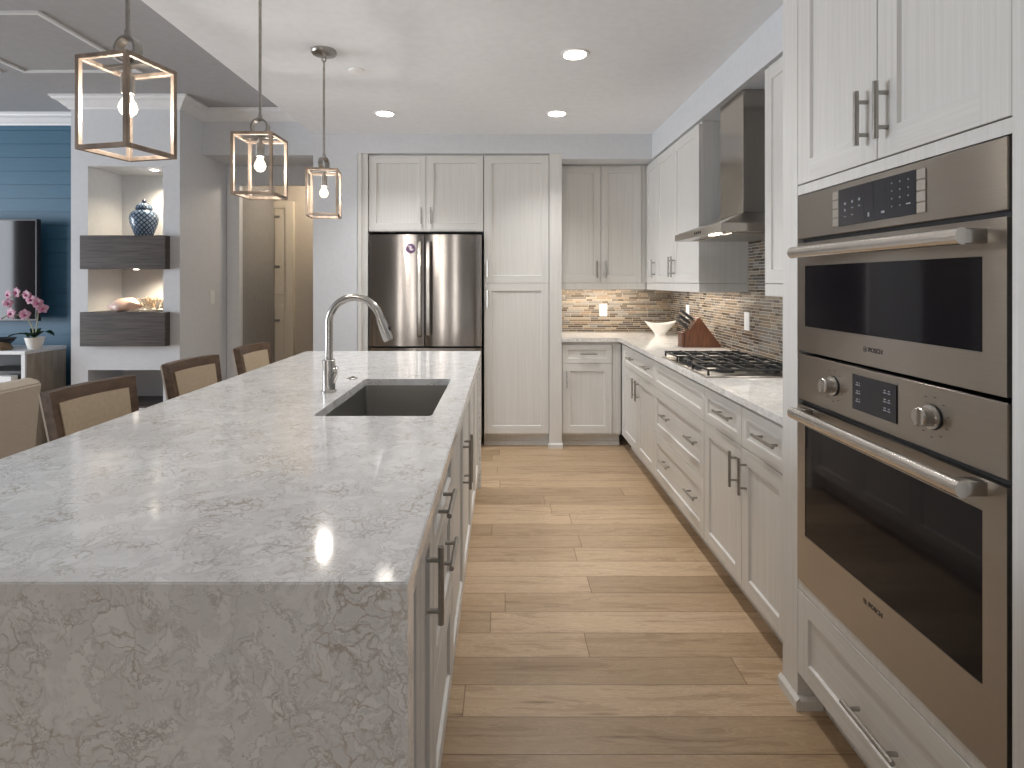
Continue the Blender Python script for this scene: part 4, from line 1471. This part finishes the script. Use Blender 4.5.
# conch shell
SX, SY, SZ = -2.965, 4.42, 1.149
bm = BM()
n, k = 22, 20
rings = []
for i in range(k + 1):
    f = i / k
    cx_ = -0.13 + 0.25 * f
    r = 0.052 * (math.sin(PI * min(1, f * 0.95 + 0.06)) ** 0.75) * (1.15 - 0.35 * f) + 0.002
    kb = math.exp(-((f - 0.70) / 0.10) ** 2) + 0.6 * math.exp(-((f - 0.88) / 0.05) ** 2)
    ring = []
    for j in range(n):
        a = 2 * PI * j / n
        rr = r * (1 + 0.45 * kb * max(0, math.sin(5 * a + 0.6)) ** 2) * (1 + 0.75 * max(0, math.cos(a - 3.6)) ** 4 * math.sin(PI * min(1, f * 1.35)))
        ring.append(bm.verts.new((cx_, rr * math.cos(a), 0.048 + 0.02 * math.sin(PI * f) + rr * math.sin(a) * 0.9)))
    rings.append(ring)
for A, B in zip(rings[:-1], rings[1:]):
    for j in range(n):
        bm.faces.new((A[j], A[(j + 1) % n], B[(j + 1) % n], B[j]))
bm.faces.new(rings[0]); bm.faces.new(rings[-1])
zmin = min(v.co.z for v in bm.verts)
for v in bm.verts:
    v.co.z -= zmin
sh = obj('conch_shell', bm, SHELLP, smooth=True, angle=1.2)
sh.location = (SX, SY, SZ); sh.rotation_euler = (0, 0, 0.25)
tag(sh, 'pink conch shell lying on the lower niche shelf left of the coral', 'shell')
# coral
bm = BM()
rnd = random.Random(3)
def branch(p, d, r, depth):
    L = rnd.uniform(0.02, 0.034)
    q = p + d * L
    tube(bm, [p, (p + q) / 2 + Vector((rnd.uniform(-.003, .003), rnd.uniform(-.003, .003), 0)), q], [r, r * 0.9, r * 0.75], 7)
    if depth > 0 and q.z < 0.085:
        for _ in range(2):
            dd = (d + Vector((rnd.uniform(-.9, .9), rnd.uniform(-.6, .6), rnd.uniform(-.1, .6)))).normalized()
            branch(q, dd, r * 0.8, depth - 1)
lathe(bm, [(0.10, 0.0), (0.105, 0.012), (0.07, 0.024), (0, 0.028)], (0, 0, 0), 24, sq=(1, 0.6))
for i in range(22):
    a = rnd.uniform(0, 2 * PI); rr = rnd.uniform(0, 0.085)
    branch(Vector((rr * math.cos(a), rr * 0.6 * math.sin(a), 0.015)), Vector((0.5 * math.cos(a), 0.3 * math.sin(a), 0.8)).normalized(), 0.009, 3)
co = obj('coral_piece', bm, CORALM, smooth=True)
co.location = (-2.755, 4.43, 1.1495)
tag(co, 'branching cream coral on the right of the lower niche shelf', 'coral')

# ------------------------------------------------------------------ worktop objects on the back counter
bm = BM()
BX, BY = 1.385, 4.93
n = 48
prof = [(0.050, 0.0), (0.048, 0.006), (0.055, 0.02), (0.09, 0.06), (0.125, 0.095), (0.142, 0.115)]
inn = [(0.134, 0.113), (0.115, 0.09), (0.08, 0.055), (0.04, 0.03), (0, 0.026)]
rings = []
for r, z in prof + inn[:-1]:
    ring = []
    for j in range(n):
        a = 2 * PI * j / n
        up = 1 + 0.11 * (z / 0.115) ** 2 * (math.cos(2 * a)) - 0.02 * (z / 0.115) ** 2
        ring.append(bm.verts.new((r * math.cos(a), r * 0.62 * math.sin(a), z * up)))
    rings.append(ring)
for A, B in zip(rings[:-1], rings[1:]):
    for j in range(n):
        bm.faces.new((A[j], A[(j + 1) % n], B[(j + 1) % n], B[j]))
bm.faces.new(rings[0]); bm.faces.new(rings[-1])
bo = obj('serving_bowl', bm, PORC, smooth=True)
bo.location = (BX, BY, 0.9145)
tag(bo, 'white porcelain bowl with raised ends on the corner worktop', 'bowl')
# knife block
KX, KY, KZ = 1.285, 3.98, 0.9145
t = thing('knife_block', 'reddish brown wooden wedge knife block on the worktop', 'knife block', (KX + 0.12, KY, KZ))
bm = BM(); prism(bm, [(KX + 0.012, KZ), (KX + 0.27, KZ), (KX + 0.262, KZ + 0.015), (KX + 0.115, KZ + 0.213), (KX + 0.10, KZ + 0.208), (KX + 0.036, KZ + 0.115), (KX + 0.012, KZ + 0.115)], 'y', KY, KY + 0.10)
bmesh.ops.bevel(bm, geom=bm.edges[:], offset=0.002, segments=1, affect='EDGES')
obj('block', bm, KNIFEW, t)
bm = BM(); box(bm, KX - 0.012, KX + 0.0115, KY + 0.012, KY + 0.095, KZ, KZ + 0.105, 0.002)
obj('front_step', bm, KNIFEW, t)
sl = Vector((0.064, 0, 0.093)).normalized()
nrm = Vector((-0.093 * 0.9, 0, 0.064 * 1.0)).normalized()
kn = 0
for f, ys_ in ((0.022, (0.02, 0.05, 0.08)), (0.058, (0.035, 0.07)), (0.092, (0.03, 0.07))):
    for yo in ys_:
        p = Vector((KX + 0.036, KY + yo, KZ + 0.115)) + sl * f
        L = 0.115 - 0.3 * (0.09 - f)
        kt = thing('kitchen_knife', 'black handled knife standing in the wooden block', 'knife', p, 0, 'knives in the wooden block')
        bm = BM(); tube(bm, [p + nrm * 0.001, p + nrm * 0.014], 0.0078, 8)
        obj('bolster', bm, CHROME, kt, smooth=True)
        bm = BM(); tube(bm, [p + nrm * 0.0145, p + nrm * 0.04, p + nrm * L * 0.75, p + nrm * L], [0.0085, 0.0095, 0.0082, 0.0095], 8)
        obj('handle', bm, BLKPL, kt, smooth=True)

# ------------------------------------------------------------------ living room things
# television
t = thing('television', 'flat black television on the blue shiplap wall', 'television', (-4.6, 4.72, 1.06))
bm = BM(); box(bm, -5.35, -3.875, 4.655, 4.70, 1.055, 1.905, 0.004)
obj('body', bm, BLKPL, t)
bm = BM(); box(bm, -5.335, -3.89, 4.6525, 4.6549, 1.072, 1.89)
obj('screen', bm, GLASSB, t)
bm = BM(); box(bm, -4.85, -4.35, 4.7, 4.799, 1.3, 1.65)
obj('wall_bracket', bm, BLKPL, t)
# media console
t = thing('media_console', 'weathered wood media console with white top and open shelves', 'console', (-4.4, 4.45, 0))
CXR = -3.585
bm = BM(); box(bm, -5.4, CXR, 4.2, 4.60, 0.835, 0.862, 0.002)
obj('top', bm, TRIM, t)
bm = BM(); box(bm, CXR - 0.03, CXR, 4.215, 4.595, 0.0, 0.8345, 0.001)
obj('side_panel', bm, CONSW, t)
bm = BM(); box(bm, -5.4, -5.37, 4.215, 4.595, 0.0, 0.8345, 0.001)
obj('side_panel', bm, CONSW, t)
for x in (CXR - 0.03, -5.4):
    bm = BM(); box(bm, x, x + 0.03, 4.2, 4.2149, 0.0, 0.8345, 0.001)
    obj('face_strip', bm, TRIM, t)
for z in (0.60, 0.30, 0.06):
    bm = BM(); box(bm, -5.3695, CXR - 0.0305, 4.21, 4.58, z, z + 0.025, 0.001)
    obj('shelf', bm, TRIM, t)
bm = BM(); box(bm, -5.3695, CXR - 0.0305, 4.5801, 4.59, 0.06, 0.8345)
obj('back_panel', bm, BLACK, t)
t = thing('media_box', 'black set-top box on the console shelf', 'box', (-3.86, 4.42, 0.626))
bm = BM(); box(bm, -4.12, -3.70, 4.30, 4.55, 0.6315, 0.70, 0.004)
obj('case', bm, BLKPL, t)
for x in (-4.1, -3.73):
    bm = BM(); box(bm, x, x + 0.02, 4.32, 4.53, 0.6252, 0.6314)
    obj('foot', bm, BLKPL, t)
bm = BM(); box(bm, -0.06, 0.06, -0.03, 0.03, 0, 0.045, 0.004)
wb_ = obj('white_router', bm, PLASTIC)
wb_.location = (-3.76, 4.245, 0.6253)
tag(wb_, 'small white router at the front of the console shelf', 'router')
# orchid
OXp, OYp, OZp = -3.63, 4.33, 0.8622
OXp = -3.62
t = thing('potted_orchid', 'pink moth orchid in a white pot on the media console', 'plant', (OXp, OYp, OZp))
bm = BM(); lathe(bm, [(0.040, 0), (0.044, 0.006), (0.056, 0.05), (0.066, 0.092), (0.062, 0.092), (0.052, 0.085), (0, 0.085)], n=28)
obj('pot', bm, PORC, t, smooth=True, world=False)


def blade(bm, p, d, L, W, arch, n=8):
    p, d = Vector(p), Vector(d).normalized()
    sd = d.cross(Vector((0, 0, 1))).normalized()
    prev = None
    for i in range(n + 1):
        f = i / n
        c = p + d * L * f + Vector((0, 0, arch * math.sin(PI * f * 0.9)))
        hw = W * (math.sin(PI * (0.08 + 0.9 * f)) ** 0.7) / 2
        row = [bm.verts.new(c - sd * hw + Vector((0, 0, 0.008))), bm.verts.new(c), bm.verts.new(c + sd * hw + Vector((0, 0, 0.008)))]
        if prev:
            bm.faces.new((prev[0], prev[1], row[1], row[0])); bm.faces.new((prev[1], prev[2], row[2], row[1]))
        prev = row


def solid(bm, th):
    bmesh.ops.solidify(bm, geom=bm.faces[:], thickness=th)


for d, L, a in (((1, -0.25, 0), 0.19, 0.05), ((-1, -0.3, 0), 0.17, 0.03), ((0.4, -1, 0), 0.13, 0.04), ((-0.6, 0.8, 0), 0.15, 0.06)):
    bm = BM(); blade(bm, (0, 0, 0.088), d, L, 0.07, a); solid(bm, 0.003)
    obj('leaf', bm, LEAF, t, smooth=True, world=False)
paths = [[(0.005, 0, 0.086), (0.018, 0, 0.20), (0.03, 0, 0.32), (0.0, -0.01, 0.385), (-0.07, -0.02, 0.425), (-0.16, -0.03, 0.40)],
         [(-0.01, 0, 0.086), (-0.015, 0, 0.16), (-0.04, -0.01, 0.225), (-0.10, -0.03, 0.265), (-0.17, -0.04, 0.265), (-0.215, -0.05, 0.235)]]
for P_ in paths:
    bm = BM(); tube(bm, P_, 0.0042, 8)
    obj('stem', bm, STEM, t, smooth=True, world=False)


def flower(p, yaw, s):
    bm = BM()
    for k in range(5):
        a = PI / 2 + 2 * PI * k / 5
        wide = 0.050 if k in (1, 4) else 0.034
        L = 0.042 * s
        for i in range(1):
            pts = []
            for q in range(7):
                f = q / 6
                hw = wide * s * math.sin(PI * (0.1 + 0.88 * f)) ** 0.8 / 2
                pts.append((L * f, hw, 0.008 * math.sin(PI * f)))
            up_ = [bm.verts.new((r_ * math.cos(a) - h_ * math.sin(a), -z_, r_ * math.sin(a) + h_ * math.cos(a))) for r_, h_, z_ in pts]
            dn_ = [bm.verts.new((r_ * math.cos(a) + h_ * math.sin(a), -z_, r_ * math.sin(a) - h_ * math.cos(a))) for r_, h_, z_ in pts]
            for q in range(6):
                bm.faces.new((up_[q], up_[q + 1], dn_[q + 1], dn_[q]))
    solid(bm, 0.0015)
    M4 = Matrix.Translation(Vector(p)) @ Matrix.Rotation(yaw, 4, 'Z')
    bmesh.ops.transform(bm, matrix=M4, verts=bm.verts[:])
    fl = obj('flower', bm, PETAL, t, smooth=True, world=False)
    bm = BM(); bmesh.ops.create_uvsphere(bm, u_segments=8, v_segments=6, radius=0.009 * s)
    bmesh.ops.transform(bm, matrix=Matrix.Translation(Vector(p)) @ Matrix.Rotation(yaw, 4, 'Z') @ Matrix.Translation(Vector((0, -0.011, -0.006))), verts=bm.verts[:])
    obj('lip', bm, PETALC, fl, smooth=True, world=False)


for p, yw, s in (((0.075, -0.02, 0.315), 0.5, 1.0), ((0.046, -0.03, 0.358), 0.3, 1.0), ((0.0, -0.035, 0.385), 0.0, 1.05), ((-0.03, -0.04, 0.42), -0.1, 0.9), ((-0.10, -0.045, 0.437), -0.3, 1.0), ((-0.16, -0.05, 0.422), -0.4, 0.95),
               ((-0.162, -0.05, 0.356), 0.2, 0.95), ((-0.046, -0.035, 0.268), 0.2, 1.05), ((-0.139, -0.05, 0.278), -0.2, 1.1), ((-0.216, -0.07, 0.235), -0.5, 0.9)):
    flower(p, yw, s)
# console ornaments
bm = BM(); lathe(bm, [(0.075, 0), (0.082, 0.01), (0.07, 0.035), (0.04, 0.055), (0, 0.06)], n=24, sq=(1, 0.75))
ob = obj('tortoise_shell_ornament', bm, TURT, smooth=True)
ob.location = (-3.83, 4.27, 0.8622)
tag(ob, 'speckled brown dome ornament on the console left of the orchid', 'ornament')
bm = BM(); lathe(bm, [(0.05, 0), (0.055, 0.005), (0.09, 0.045), (0.11, 0.075), (0.104, 0.075), (0.08, 0.045), (0, 0.02)], n=28)
ob = obj('dark_bowl', bm, BLKPL, smooth=True)
ob.location = (-3.98, 4.42, 0.8622)
tag(ob, 'dark bowl on the console at the left edge behind the brown ornament', 'bowl')
# armchair
t = thing('armchair', 'cream upholstered armchair back at the left edge behind the island', 'armchair', (-2.8, 2.55, 0))
AX, AY1 = -2.44, 2.97
bm = BM()
prism(bm, [(AX - 0.06, 0.10), (AX - 0.02, 0.45), (AX, 0.845), (AX - 0.02, 0.862), (AX - 0.075, 0.876), (AX - 0.12, 0.86), (AX - 0.15, 0.45), (AX - 0.15, 0.10)], 'y', AY1 - 0.78, AY1)
for v in bm.verts:                       # the back narrows towards the floor
    f = (0.87 - v.co.z) / 0.77
    v.co.y += (-0.06 if v.co.y > 2.5 else 0.06) * f
bmesh.ops.bevel(bm, geom=[e_ for e_ in bm.edges], offset=0.008, segments=2, affect='EDGES')
obj('backrest', bm, CREAM, t, smooth=True)
bm = BM(); box(bm, AX - 0.75, AX - 0.155, AY1 - 0.68, AY1 - 0.10, 0.30, 0.46, 0.03, 3)
obj('seat_cushion', bm, CREAM, t, smooth=True)
for y0 in (AY1 - 0.78, AY1 - 0.1):
    bm = BM(); box(bm, AX - 0.72, AX - 0.16, y0 + 0.002, y0 + 0.095, 0.12, 0.62, 0.03, 3)
    obj('armrest', bm, CREAM, t, smooth=True)
bm = BM(); box(bm, AX - 0.72, AX - 0.155, AY1 - 0.68, AY1 - 0.10, 0.12, 0.299, 0.01)
obj('seat_base', bm, CREAM, t)
for x in (AX - 0.68, AX - 0.14):
    for y in (AY1 - 0.70, AY1 - 0.08):
        bm = BM(); lathe(bm, [(0.015, 0), (0.022, 0.1198)], (x, y, 0), 12)
        obj('leg', bm, STOOLW, t)
